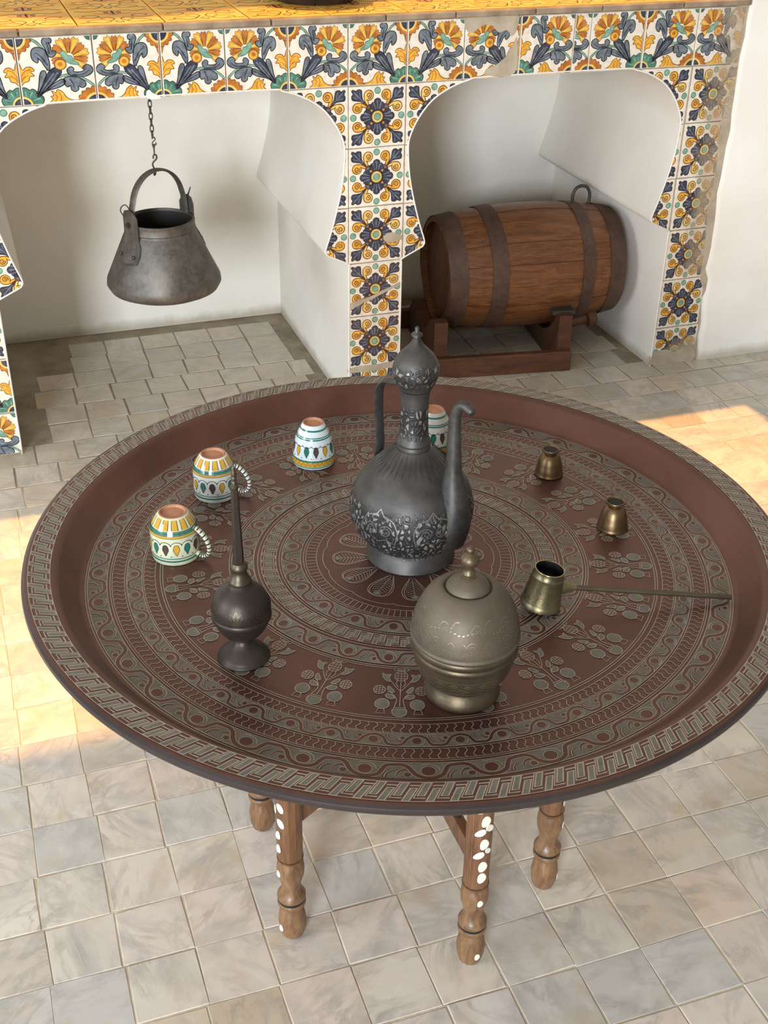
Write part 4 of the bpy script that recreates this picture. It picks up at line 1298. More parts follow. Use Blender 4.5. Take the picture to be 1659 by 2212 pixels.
def tick_band(nm, r0, r1, n, wavy=True, ph=0.0):
    A = Art()
    for k in range(n):
        a = ph + 2 * PI * k / n; da = 2 * PI / n
        pts = []
        for j in range(7):
            t = j / 6
            pts.append(polar(a + (0.22 * da * math.sin(2 * PI * t) if wavy else 0), r0 + (r1 - r0) * (0.06 + 0.88 * t)))
        A.line(pts, LW * (1.0 if wavy else 0.9), LI, 1)
    circle(A, r0, LW * 0.9, LI, 1); circle(A, r1, LW * 0.9, LI, 1)
    band(nm, A)
def key_band(nm, r0, r1, n, mapf=flatz, slant=0.0):
    A = Art()
    ring_fill(A, r0, r1, CU, 0)
    a = Art()
    for q in ([(0.06, 0.30), (0.36, 0.30), (0.36, 0.97), (0.06, 0.97)], [(0.56, 0.03), (0.86, 0.03), (0.86, 0.70), (0.56, 0.70)]):
        a.fill(q, GR, 1); a.line(q, 0.07, LI, 1.5, True)
    a.line([(0.46, 0.0), (0.46, 0.82), (0.96, 0.82)], 0.06, LI, 1.5)
    a.line([(-0.04, 0.17), (0.46, 0.17)], 0.06, LI, 1.5)
    for k in range(n):
        A.add(a, lambda q, k=k: polar(2 * PI * (k + q[0] + slant * q[1]) / n, r0 + (r1 - r0) * q[1]))
    circle(A, r0, LW, LI, 2); circle(A, r1, LW, LI, 2)
    band(nm, A, mapf)
scroll_band('outer_scroll', 0.3755, 0.3990, 38, 0.03)
tick_band('outer_ticks', 0.3545, 0.3695, 250)
scroll_band('middle_scroll', 0.3335, 0.3520, 48, 0.0, True)
tick_band('middle_ticks', 0.3175, 0.3315, 220)
scroll_band('inner_scroll', 0.1960, 0.2200, 28, 0.1)
key_band('key_pattern', 0.1680, 0.1870, 70)
scroll_band('core_scroll', 0.1370, 0.1610, 20, 0.0, True)
tick_band('core_ticks', 0.1170, 0.1305, 110, False)
A = Art()
for r in (0.3115, 0.3085, 0.2265, 0.2235, 0.1910, 0.1640, 0.1335, 0.3720, 0.4015): circle(A, r, LW, LI, 1)
# lobed line round the leaf rosette
NL = 12
lob = []
for k in range(NL * 10):
    t = k / 10
    lob.append(polar(2 * PI * (t) / NL, 0.1055 + 0.0035 * abs(math.sin(PI * t)) ** 0.5))
A.line(lob, LW, LI, 1, True)
for k in range(NL):
    th = 2 * PI * (k + 0.5) / NL
    def f(q, th=th):
        x, y = q     # x sideways, y outward
        c, s = math.cos(th), math.sin(th)
        return (y * c - x * s, y * s + x * c)
    a = Art()
    for sc_, w in ((1.0, LW), (0.82, LW)):
        pts = cr([(0, 0.046), (0.006 * sc_, 0.056), (0.0135 * sc_, 0.072), (0.0150 * sc_, 0.084), (0.0105 * sc_, 0.093), (0, 0.0965 - (1 - sc_) * 0.012), (-0.0105 * sc_, 0.093), (-0.0150 * sc_, 0.084), (-0.0135 * sc_, 0.072), (-0.006 * sc_, 0.056)], 3, True)
        a.line(pts, w, LI, 1, True)
    a.line([(0, 0.05), (0, 0.092)], LW, LI, 1)
    for j in range(9):
        y = 0.056 + j * 0.004
        w = 0.0108 * math.sin(PI * min(1, (j + 1.2) / 10)) ** 0.7
        for s in (-1, 1): a.line([(0, y), (s * w, y + 0.0045)], LW * 0.8, LI, 1)
    a.fill(cr([(-0.005, 0.090), (0, 0.086), (0.005, 0.090), (0, 0.0935)], 3, True), GR, 0.6)
    A.add(a, f)
band('leaf_rosette', A)
# twenty little vases with pomegranates, tulips and leaves
V = Art()
V.shape([(-0.0060, 0.004), (0.0060, 0.004), (0.0078, 0.0005), (0.0062, -0.0055), (0.0, -0.0085), (-0.0062, -0.0055), (-0.0078, 0.0005)], GR, LI, LW, 1, 3)
V.line([(-0.0058, 0.0065), (0.0058, 0.0065)], LW, LI, 1.5)
V.line(cr([(-0.0072, 0.001), (-0.0052, 0.010), (-0.0040, 0.020), (-0.010, 0.030), (-0.016, 0.032)], 4), LW, LI, 1.5)
V.line(cr([(0.0072, 0.001), (0.0052, 0.010), (0.0040, 0.020), (0.010, 0.030), (0.016, 0.032)], 4), LW, LI, 1.5)
V.line([(0, 0.008), (0, 0.052)], LW, LI, 1.5)
def pome(c, r):
    V.disc(c, r, CU, LI, LW, 1, 16, r * 1.02)
    for j in (-0.5, 0.0, 0.5):
        h = r * math.sqrt(1 - j * j)
        V.line([(c[0] + j * r, c[1] - h), (c[0] + j * r, c[1] + h)], LW * 0.8, LI, 1.3)
        V.line([(c[0] - h, c[1] + j * r), (c[0] + h, c[1] + j * r)], LW * 0.8, LI, 1.3)
pome((0, 0.0600), 0.0088)
for s in (-1, 1):
    pome((s * 0.0255, 0.0345), 0.0072)
    V.line(cr([(s * 0.003, 0.0705), (s * 0.009, 0.074), (s * 0.0105, 0.0705), (s * 0.006, 0.0695), (0, 0.0705)], 4), LW, LI, 1)
    V.shape([(s * 0.0125, 0.050), (s * 0.016, 0.0565), (s * 0.0135, 0.063), (s * 0.020, 0.0605), (s * 0.0265, 0.0635), (s * 0.0235, 0.055), (s * 0.018, 0.050)][::s], GR, LI, LW, 1, 2)
    V.line(cr([(0, 0.034), (s * 0.006, 0.041), (s * 0.0125, 0.050)], 4), LW, LI, 1)
    V.line(cr([(s * 0.003, 0.041), (s * 0.006, 0.047), (s * 0.005, 0.052), (s * 0.009, 0.057)], 4), LW, LI, 1)
    V.shape([(s * 0.007, 0.032), (s * 0.011, 0.0385), (s * 0.0155, 0.0415), (s * 0.0155, 0.036), (s * 0.0115, 0.032)][::s], GR, LI, LW, 1, 3)
    V.shape([(s * 0.006, 0.022), (s * 0.010, 0.0275), (s * 0.016, 0.0285), (s * 0.0165, 0.0235), (s * 0.0115, 0.0205)][::s], GR, LI, LW, 1, 3)
    V.disc((s * 0.0195, 0.0115), 0.0080, GR, LI, LW, 1, 16, 0.0086)
    V.line([(s * 0.0170, 0.004), (s * 0.0150, -0.004), (s * 0.0245, -0.004), (s * 0.0225, 0.004)], LW, LI, 1.2)
A = Art()
NV = 20
for k in range(NV):
    th = math.radians(-112) + 2 * PI * k / NV
    def f(q, th=th):
        r = 0.2985 - q[1] * 0.985; a = th + q[0] / 0.275 * 0.93
        return (r * math.cos(a), r * math.sin(a))
    A.add(V, f)
band('vase_band', A)
def rimz(x, y, l):
    r = math.hypot(x, y)
    return (x, y, 0.0349 + (r - 0.4365) * 0.014 + 0.00025 + 0.00016 * l)
key_band('rim_key', 0.4385, 0.4640, 128, rimz, -0.55)

# ------------------------------------------------------------------ vessels on the tray
def lathe_r(prof):
    """radius as a function of z for a profile given bottom to top."""
    def f(z):
        for (ra, za), (rb, zb) in zip(prof[:-1], prof[1:]):
            if za <= z <= zb and zb > za: return ra + (rb - ra) * (z - za) / (zb - za)
        return prof[0][0] if z < prof[0][1] else prof[-1][0]
    return f
def on_lathe(prof, off=0.0002, step=0.00012):
    R = lathe_r(prof)
    return lambda a, z, l: ((R(z) + off + step * l) * math.cos(a), (R(z) + off + step * l) * math.sin(a), z)

def ewer_mat():
    m, nt, b = nodes_of('old_pewter')
    tc = N(nt, 'ShaderNodeTexCoord'); v = tc.outputs['Object']
    x, y, z = sep(nt, v)
    vo = N(nt, 'ShaderNodeTexVoronoi', feature='DISTANCE_TO_EDGE'); vo.inputs['Scale'].default_value = 165
    mp = N(nt, 'ShaderNodeMapping'); mp.inputs['Scale'].default_value = (1, 1, 0.62); nt.links.new(v, mp.inputs[0])
    dis = N(nt, 'ShaderNodeVectorMath', operation='ADD')
    nz = N(nt, 'ShaderNodeTexNoise'); nz.inputs['Scale'].default_value = 60; nt.links.new(v, nz.inputs['Vector'])
    sc = N(nt, 'ShaderNodeVectorMath', operation='SCALE'); sc.inputs['Scale'].default_value = 0.008; nt.links.new(nz.outputs['Color'], sc.inputs[0])
    nt.links.new(mp.outputs[0], dis.inputs[0]); nt.links.new(sc.outputs[0], dis.inputs[1]); nt.links.new(dis.outputs[0], vo.inputs['Vector'])
    cell = mth(nt, 'MULTIPLY', mth(nt, 'SUBTRACT', vo.outputs['Distance'], 0.11), 9.0, True)
    # chased zones: lower belly, neck, lid
    def zone(a, b_, k): 
        return mth(nt, 'MULTIPLY', mth(nt, 'MULTIPLY', mth(nt, 'SUBTRACT', z, a), k, True), mth(nt, 'MULTIPLY', mth(nt, 'SUBTRACT', b_, z), k, True))
    zn = mth(nt, 'MAXIMUM', mth(nt, 'MAXIMUM', zone(0.018, 0.100, 80.0), mth(nt, 'MULTIPLY', zone(0.168, 0.212, 150.0), 0.8)), mth(nt, 'MULTIPLY', zone(0.236, 0.268, 150.0), 0.8))
    big = noise(nt, v, 26, 3)
    zn = mth(nt, 'MULTIPLY', zn, mth(nt, 'MULTIPLY', mth(nt, 'SUBTRACT', big, 0.22), 6.0, True))
    relief = mth(nt, 'MULTIPLY', cell, zn)
    f = noise(nt, v, 22, 6, 0.65)
    col = ramp(nt, f, [(0.35, (0.052, 0.049, 0.046)), (0.65, (0.108, 0.101, 0.092))])
    fleck = mth(nt, 'MULTIPLY', mth(nt, 'SUBTRACT', relief, 0.35), 2.4, True)
    fl2 = mth(nt, 'MULTIPLY', mth(nt, 'SUBTRACT', noise(nt, v, 90, 2), 0.42), 8.0, True)
    col = mixc(nt, mth(nt, 'MULTIPLY', mth(nt, 'MULTIPLY', fleck, fl2), 0.75), col, (0.42, 0.40, 0.36))
    gap = mth(nt, 'MULTIPLY', mth(nt, 'SUBTRACT', 1.0, cell), zn)
    col = mixc(nt, mth(nt, 'MULTIPLY', gap, 0.6), col, (0.025, 0.026, 0.03))
    nt.links.new(col, b.inputs['Base Color'])
    b.inputs['Metallic'].default_value = 0.72
    nt.links.new(mth(nt, 'ADD', 0.42, mth(nt, 'MULTIPLY', f, 0.2)), b.inputs['Roughness'])
    h = mth(nt, 'ADD', relief, mth(nt, 'MULTIPLY', f, 0.2))
    bump(nt, b, h, 0.7, 0.0022)
    return m
M_PEWTER = ewer_mat()
M_PEWPL = tinned('plain_pewter', (0.106, 0.101, 0.093), (0.052, 0.049, 0.046), 0.50, 0.7, 24, 0.15)
M_PEWLINE = simple('pewter_highlight', (0.30, 0.285, 0.26), (0.17, 0.16, 0.15), 0.4, 0.7, 60)
ew = tag(empty('ewer', (-0.3628, -1.3985, TZ + 0.0007)), 'tall dark pewter ewer with domed lid, strap handle and curved spout', 'ewer')
foot = [(0.0, 0.0), (0.0555, 0.0), (0.0567, 0.002), (0.0555, 0.006), (0.0515, 0.016), (0.0495, 0.0195), (0.0480, 0.0215), (0.044, 0.022), (0.0, 0.022)]
link('foot_ring', lathe_me('foot_ring', foot, 64), M_PEWTER, ew)
body_p = [(0.0455, 0.0205), (0.0535, 0.0245), (0.0640, 0.0345), (0.0722, 0.0465), (0.0765, 0.0600), (0.0774, 0.0740), (0.0752, 0.0880), (0.0705, 0.1010), (0.0635, 0.1130), (0.0530, 0.1255), (0.0400, 0.1365), (0.0290, 0.1435), (0.0232, 0.1490), (0.0205, 0.1520)]
body_f = cr(body_p, 4)
bo = link('belly', lathe_me('belly', body_f, 80), M_PEWTER, ew)
neck_p = [(0.0200, 0.1505), (0.0206, 0.1530), (0.0208, 0.1560), (0.0198, 0.1580), (0.0198, 0.1590), (0.0210, 0.1610), (0.0205, 0.1640), (0.0180, 0.1680), (0.0172, 0.1800), (0.0168, 0.1950), (0.0166, 0.2100), (0.0172, 0.2220), (0.0182, 0.2290), (0.0186, 0.2305)]
link('neck', lathe_me('neck', neck_p, 56), M_PEWTER, ew)
lid_p = [(0.0190, 0.2312), (0.0206, 0.2330), (0.0204, 0.2350), (0.0235, 0.2390), (0.0255, 0.2440), (0.0257, 0.2455), (0.0270, 0.2480), (0.0278, 0.2545), (0.0270, 0.2610), (0.0248, 0.2675), (0.0205, 0.2745), (0.0140, 0.2810), (0.0085, 0.2862), (0.0052, 0.2920), (0.0038, 0.2945)]
li = link('lid', lathe_me('lid', lid_p, 56, 0, 50), M_PEWTER, ew)
link('lid_knob', lathe_me('lid_knob', [(0.0036, 0.2935), (0.0046, 0.2955), (0.0042, 0.2965), (0.0068, 0.2978), (0.0066, 0.2995), (0.0034, 0.3018), (0.0024, 0.3030), (0.0028, 0.3055), (0.0022, 0.3078), (0.0008, 0.3090)], 24, 0, 60), M_PEWTER, li)
ANG = math.radians(42)
SD = RIGHT * math.cos(ANG) - FWD * math.sin(ANG)
SD2 = Vector((SD.x, SD.y, 0)).normalized()
def at(d, z): return (SD2.x * d, SD2.y * d, z)
sp_path = cr([at(0.058, 0.050), at(0.064, 0.070), at(0.066, 0.098), at(0.0635, 0.128), at(0.0625, 0.160), at(0.0615, 0.195), at(0.0618, 0.214), at(0.0655, 0.2270), at(0.0730, 0.2325), at(0.0820, 0.2300), at(0.0870, 0.2270)], 4)
n = len(sp_path)
def sprad(t):
    ks = [(0, 0.024), (0.12, 0.0235), (0.25, 0.0160), (0.36, 0.0100), (0.5, 0.0078), (0.65, 0.0066), (0.78, 0.0060), (0.88, 0.0060), (0.96, 0.0056), (1, 0.0036)]
    for (a, ra), (b_, rb) in zip(ks[:-1], ks[1:]):
        if a <= t <= b_: return ra + (rb - ra) * (t - a) / (b_ - a)
    return 0.004
link('spout', tube_me('spout', sp_path, [sprad(i / (n - 1)) for i in range(n)], 14), M_PEWPL, ew)
link('spout_mouth_dark', tube_me('spout_mouth_dark', [at(0.0725, 0.2375), at(0.0795, 0.2362), at(0.0848, 0.2328)], [0.0012, 0.0030, 0.0014], 8, (1, 0.5)), M_DARKIN, ew)  # near-black piece paints the shade in the spout opening
hd = cr([at(-0.0195, 0.2325), at(-0.033, 0.2290), at(-0.047, 0.2255), at(-0.0555, 0.2130), at(-0.0570, 0.1900), at(-0.0560, 0.1650), at(-0.0540, 0.1400), at(-0.0560, 0.1230), at(-0.0625, 0.1080), at(-0.0670, 0.1035)], 5)
link('strap_handle', tube_me('strap_handle', hd, 0.0085, 8, (0.95, 0.30), up=SD2), M_PEWPL, ew)
# chased scrollwork on the belly: medallions of spirals, a leafy collar and a petal collar under the neck
A = Art()
for k in range(7):
    th = 2 * PI * (k + 0.25) / 7
    def f(q, th=th): return (th + q[0] / 0.075, 0.074 + q[1])
    a = Art()
    for s in (-1, 1):
        spi = []
        for j in range(22):
            t = j / 21; an = t * 4.2 * PI; r = 0.0088 * (1 - 0.82 * t)
            spi.append((s * (0.0095 + r * math.cos(an)), r * math.sin(an) * 0.95))
        a.line(spi, 0.0011, 0, 1)
        a.line(cr([(s * 0.021, -0.016), (s * 0.024, 0.0), (s * 0.018, 0.014), (s * 0.006, 0.019), (0, 0.026)], 5), 0.0013, 0, 1)
        a.line(cr([(s * 0.021, -0.016), (s * 0.010, -0.012), (0, -0.016)], 5), 0.0011, 0, 1)
        a.line(cr([(s * 0.004, 0.010), (s * 0.010, 0.0145), (s * 0.006, 0.018)], 5), 0.0009, 0, 1)
    A.add(a, f)
me = art_mesh('chasing', A, on_lathe(body_f, 0.0002)); link('chasing', me, [M_PEWLINE], bo)
A = Art()
for k in range(34):
    th = 2 * PI * k / 34
    A.line([(th, 0.1305), (th + 0.01, 0.1365), (th, 0.1425)], 0.035, 0, 1, False, (0.5, 1.0))
me = art_mesh('petal_collar', A, on_lathe(body_f, 0.0002)); link('petal_collar', me, [M_PEWTER], bo)
A = Art()
for k in range(26):
    z = 0.2425; th = 2 * PI * k / 26
    A.line([(th, z), (th + 0.12, z + 0.0022)], 0.0008, 0, 1)
    A.line(cr([(th, 0.2515), (th + 0.08, 0.2565), (th + 0.16, 0.2535), (th + 0.12, 0.250)], 3), 0.0009, 0, 1)
me = art_mesh('lid_chasing', A, on_lathe(lid_p, 0.0002)); link('lid_chasing', me, [M_PEWLINE], li)

# rose-water sprinkler
M_BRONZE = copper('dark_bronze', (0.080, 0.063, 0.050), (0.046, 0.037, 0.031), 0.48, 0.7, 14, 0.1)
M_BRONZE2 = copper('worn_bronze', (0.130, 0.102, 0.068), (0.080, 0.062, 0.044), 0.45, 0.75, 14, 0.1)
M_GROOVE = simple('bronze_groove', (0.022, 0.018, 0.015), None, 0.5, 0.4)
sk = tag(empty('rosewater_sprinkler', (-0.6137, -1.5401, TZ + 0.0007)), 'slender dark bronze rosewater sprinkler with long faceted neck', 'sprinkler')
link('foot', lathe_me('foot', [(0.0, 0.0), (0.0288, 0.0), (0.0296, 0.0015), (0.0290, 0.0032), (0.0275, 0.0042), (0.0270, 0.0055), (0.0255, 0.0072), (0.0225, 0.0100), (0.0170, 0.0142), (0.0115, 0.0192), (0.0086, 0.0236), (0.0085, 0.0262), (0.0105, 0.0285), (0.0, 0.0285)], 48, 0, 45), M_BRONZE, sk)
sb_p = cr([(0.0095, 0.0275), (0.0185, 0.0325), (0.0252, 0.0400), (0.0296, 0.0490), (0.0308, 0.0535), (0.0312, 0.0542), (0.0330, 0.0562), (0.0330, 0.0600), (0.0322, 0.0618), (0.0326, 0.0660), (0.0322, 0.0730), (0.0302, 0.0790), (0.0262, 0.0862), (0.0205, 0.0925), (0.0150, 0.0972), (0.0122, 0.1005)], 3)
sbo = link('bulb', lathe_me('bulb', sb_p, 56, 0, 45), M_BRONZE, sk)
link('collar', lathe_me('collar', [(0.0118, 0.0995), (0.0126, 0.1010), (0.0128, 0.1035), (0.0122, 0.1050), (0.0105, 0.1075), (0.0086, 0.1120), (0.0080, 0.1150), (0.0082, 0.1165), (0.0094, 0.1185), (0.0096, 0.1210), (0.0088, 0.1235), (0.0070, 0.1262), (0.0, 0.1265)], 36, 0, 40), M_BRONZE2, sk)
link('faceted_neck', lathe_me('faceted_neck', [(0.0060, 0.1255), (0.0061, 0.1300), (0.0039, 0.2170), (0.0, 0.2171)], 6, 0, 20), M_BRONZE, sk)
link('rose_tip', lathe_me('rose_tip', [(0.0036, 0.2165), (0.0046, 0.2185), (0.0046, 0.2205), (0.0030, 0.2222), (0.0031, 0.2260), (0.0026, 0.2268), (0.0030, 0.2280), (0.0030, 0.2310), (0.0025, 0.2320), (0.0029, 0.2335), (0.0028, 0.2375), (0.0020, 0.2395), (0.0022, 0.2410), (0.0012, 0.2425), (0.0010, 0.2455), (0.0, 0.246)], 20, 0, 40), M_BRONZE2, sk)
A = Art()
for k in range(6):
    th = 2 * PI * (k + 0.12) / 6
    a = Art()
    for j in range(-4, 5):
        an = j * 0.33
        L = 0.020 * (1 - 0.045 * abs(j))
        tipx, tipy = L * math.sin(an), L * math.cos(an)
        nx, ny = math.cos(an) * 0.0022, -math.sin(an) * 0.0022
        a.line(cr([(0, 0), (tipx * 0.55 + nx, tipy * 0.55 + ny), (tipx, tipy), (tipx * 0.55 - nx, tipy * 0.55 - ny), (0, 0)], 4), 0.0010, 0, 1)
    A.add(a, lambda q, th=th: (th + q[0] / 0.032, 0.0632 + q[1] * (0.9 if q[1] > 0 else 0)))
for k in range(10):
    th = 2 * PI * k / 10
    A.line(cr([(th - 0.2, 0.051), (th - 0.05, 0.046), (th + 0.05, 0.0495), (th + 0.2, 0.046), (th + 0.3, 0.050)], 4), 0.0010, 0, 1)
me = art_mesh('chasing', A, on_lathe(sb_p, 0.00025)); link('chasing', me, [M_BRONZE2], sbo)  # lighter bronze paints the highlights of the embossed petals

# covered bowl
M_BRASS = copper('tarnished_brass', (0.180, 0.136, 0.082), (0.094, 0.071, 0.046), 0.44, 0.75, 16, 0.2)
M_BRASSD = copper('dusty_lid_brass', (0.158, 0.126, 0.090), (0.108, 0.085, 0.061), 0.58, 0.5, 12, 0.2)
M_BLINE = simple('brass_engraving', (0.28, 0.225, 0.14), (0.18, 0.145, 0.09), 0.4, 0.6, 60)
bw = tag(empty('covered_bowl', (-0.403, -1.6704, TZ + 0.0007)), 'squat tarnished brass bowl with a domed knobbed lid', 'bowl')
link('foot', lathe_me('foot', [(0.0, 0.0), (0.0400, 0.0), (0.0412, 0.0018), (0.0412, 0.0050), (0.0402, 0.0085), (0.0380, 0.0130), (0.0362, 0.0165), (0.0358, 0.0185), (0.0, 0.0190)], 56, 0, 45), M_BRASS, bw)
bb_p = cr([(0.0340, 0.0180), (0.0400, 0.0225), (0.0462, 0.0300), (0.0510, 0.0405), (0.0535, 0.0500), (0.0548, 0.0565), (0.0551, 0.0590), (0.0566, 0.0612), (0.0570, 0.0640), (0.0562, 0.0665), (0.0560, 0.0675), (0.0568, 0.0692), (0.0573, 0.0722), (0.0566, 0.0750), (0.0558, 0.0758)], 3)
bbo = link('bowl_body', lathe_me('bowl_body', bb_p, 64, 0, 40), M_BRASS, bw)
bl_p = cr([(0.0562, 0.0762), (0.0578, 0.0775), (0.0582, 0.0795), (0.0574, 0.0812), (0.0570, 0.0820), (0.0571, 0.0850), (0.0564, 0.0900), (0.0547, 0.0965), (0.0515, 0.1035), (0.0465, 0.1120), (0.0400, 0.1190), (0.0330, 0.1240), (0.0285, 0.1258), (0.0258, 0.1258), (0.0243, 0.1246), (0.0236, 0.1240), (0.0226, 0.1262), (0.0190, 0.1300), (0.0130, 0.1335), (0.0072, 0.1355)], 3)
bl_p = [(r, z if z < 0.082 else 0.082 + (z - 0.082) * 1.27) for r, z in bl_p]
blo = link('lid', lathe_me('lid', bl_p, 64, 0, 45), M_BRASSD, bw)
link('lid_knob', lathe_me('lid_knob', [(0.0076, 0.1348), (0.0078, 0.1365), (0.0062, 0.1375), (0.0070, 0.1392), (0.0055, 0.1420), (0.0046, 0.1450), (0.0058, 0.1475), (0.0090, 0.1515), (0.0099, 0.1555), (0.0088, 0.1595), (0.0055, 0.1625), (0.0040, 0.1640), (0.0042, 0.1655), (0.0046, 0.1672), (0.0040, 0.1692), (0.0020, 0.1708), (0.0, 0.1712)], 32, 0, 50), M_BRASS, blo, (0, 0, 0.0142))
A = Art()
NB = 9
for k in range(NB):
    th = 2 * PI * k / NB
    a = Art()
    for j in range(8):
        u = (j + 0.5) / 8 * 2 * PI / NB
        for z in (0.0845, 0.1035 + 0.003 * math.sin(PI * (j + 0.5) / 8)):
            a.line([(u, z), (u + 0.045, z + 0.0007)], 0.0008, 0, 1)
    spi = []
    for j in range(20):
        t = j / 19; an = t * 3.6 * PI + 0.5; r = 0.0070 * (1 - 0.8 * t)
        spi.append((0.24 + r * math.cos(an) / 0.055, 0.0935 + r * 0.9 * math.sin(an)))
    a.line(spi, 0.0007, 0, 1)
    for p in ([(0.42, 0.0875), (0.46, 0.094), (0.54, 0.098), (0.62, 0.095)], [(0.40, 0.0905), (0.50, 0.091), (0.60, 0.0875)], [(0.05, 0.0875), (0.12, 0.0895), (0.14, 0.095), (0.08, 0.098)], [(0.2, 0.107), (0.3, 0.112), (0.42, 0.111), (0.40, 0.108), (0.33, 0.1085)], [(0.48, 0.1075), (0.56, 0.113), (0.66, 0.114)]):
        a.line(cr(p, 5), 0.0007, 0, 1)
    A.add(a, lambda q, th=th: (th + q[0], 0.082 + (q[1] - 0.082) * 1.27))
bl_low = [q for q in bl_p if q[1] < 0.1355 and q[0] > 0.03]
me = art_mesh('engraving', A, on_lathe(bl_low, 0.0002)); link('engraving', me, [M_BLINE], blo)
A = Art()
for k in range(11):
    th = 2 * PI * k / 11
    a = Art()
    for j in range(9):
        u = (j + 0.5) / 9 * 2 * PI / 11
        a.line([(u - 0.028, 0.0512), (u, 0.0496), (u + 0.028, 0.0512)], 0.0008, 0, 1)
    for s in (0.12, 0.40):
        spi = []
        for j in range(16):
            t = j / 15; an = t * 3 * PI; r = 0.0052 * (1 - 0.75 * t)
            spi.append((s + r * math.cos(an) / 0.05, 0.0418 + r * 1.2 * math.sin(an)))
        a.line(spi, 0.0011, 0, 1)
    a.line(cr([(0.0, 0.0305), (0.15, 0.0325), (0.28, 0.0300), (0.42, 0.0325), (0.57, 0.0305)], 4), 0.0011, 0, 1)
    a.line(cr([(0.2, 0.036), (0.28, 0.042), (0.33, 0.037), (0.27, 0.034)], 4), 0.0009, 0, 1)
    A.add(a, lambda q, th=th: (th + q[0], q[1]))
me = art_mesh('engraving', A, on_lathe(bb_p, 0.0002)); link('engraving', me, [M_BLINE], bbo)

# long-handled coffee pot, leaning on its handle
M_CEZ = copper('greenish_brass', (0.30, 0.245, 0.125), (0.145, 0.125, 0.075), 0.34, 0.8, 26, 0.3)
M_CEZT = copper('brass_rim', (0.40, 0.30, 0.13), (0.26, 0.20, 0.10), 0.28, 0.85, 20, 0.1)
M_BLUEBLACK = simple('blue_black_inside', (0.030, 0.032, 0.036), (0.012, 0.013, 0.015), 0.35, 0.5, 90, 0.8, 120)  # blue-black for the contents and the darkened inner wall
CB = Vector((-0.2566, -1.5582, TZ + 0.0012))
lean = math.radians(9)
cz = tag(empty('coffee_pot', CB), 'small embossed brass coffee pot with a long straight handle', 'coffee pot')
HDIR = (Vector((-0.030, -1.618, 0)) - Vector((CB.x, CB.y, 0))).normalized()
# lean towards the handle about the foot edge
ax = Vector((0, 0, 1)).cross(HDIR).normalized()
cz.rotation_euler = Matrix.Rotation(lean, 4, ax).to_euler()
cz.location = CB + Vector((0, 0, 0.0245 * math.sin(lean)))
HL = Matrix.Rotation(-lean, 3, ax)       # tray frame -> pot frame
pt_p = [(0.0225, 0.0), (0.0243, 0.0012), (0.0246, 0.0055), (0.0236, 0.0070), (0.0232, 0.0085), (0.0212, 0.0260), (0.0194, 0.0405), (0.0196, 0.0420), (0.0184, 0.0435), (0.0178, 0.0500)]
pb = link('pot_body', lathe_me('pot_body', [(0.0, 0.0)] + pt_p + [(0.0166, 0.0505), (0.0164, 0.0440), (0.0195, 0.0220), (0.0205, 0.0150), (0.0, 0.0150)], 48, 0, 40), M_CEZ, cz)
link('rim', lathe_me('rim', [(0.0166, 0.0492), (0.0180, 0.0492), (0.0184, 0.0503), (0.0180, 0.0514), (0.0168, 0.0514), (0.0166, 0.0492)], 48, 0, 60, False), M_CEZT, cz)
link('dark_lining', lathe_me('dark_lining', [(0.0163, 0.0508), (0.0161, 0.0440), (0.0176, 0.030)], 40, 0, 40, False), M_BLUEBLACK, cz)
link('grounds', lathe_me('grounds', [(0.0, 0.031), (0.0170, 0.0295), (0.0171, 0.036), (0.0120, 0.0375), (0.0, 0.0385)], 32, 2), M_BLUEBLACK, cz)
A = Art()
for k in range(6):
    th = 2 * PI * k / 6
    a = Art()
    for p in ([(0.05, 0.012), (0.2, 0.018), (0.35, 0.014), (0.5, 0.020), (0.42, 0.026), (0.3, 0.024)], [(0.1, 0.030), (0.22, 0.036), (0.36, 0.032), (0.30, 0.027), (0.2, 0.029)], [(0.55, 0.012), (0.62, 0.022), (0.55, 0.032), (0.68, 0.038), (0.8, 0.034)], [(0.7, 0.014), (0.82, 0.020), (0.95, 0.016), (0.9, 0.026), (0.78, 0.028)], [(0.85, 0.034), (0.97, 0.038)]):
        a.line(cr(p, 5), 0.0016, 0, 4, False, (1.2, 0.6))
    A.add(a, lambda q, th=th: (th + q[0], q[1]))
me = art_mesh('embossing', A, on_lathe(pt_p, 0.0001)); link('embossing', me, [M_CEZT], pb)
h0 = HL @ (HDIR * 0.020) + Vector((0, 0, 0.0245))
pend = Vector((-0.030, -1.618, TZ + 0.0062))
h1 = HL @ (pend - Vector(cz.location))
mid = h0.lerp(h1, 0.06)
link('handle', tube_me('handle', [h0, mid, h0.lerp(h1, 0.5), h1], [0.0040, 0.0033, 0.0033, 0.0034], 12), M_BRONZE2, cz)
link('handle_socket', tube_me('handle_socket', [h0 - (h1 - h0).normalized() * 0.003, h0 + (h1 - h0).normalized() * 0.004, h0 + (h1 - h0).normalized() * 0.012, h0 + (h1 - h0).normalized() * 0.018], [0.0105, 0.0085, 0.0050, 0.0036], 12), M_CEZ, cz)

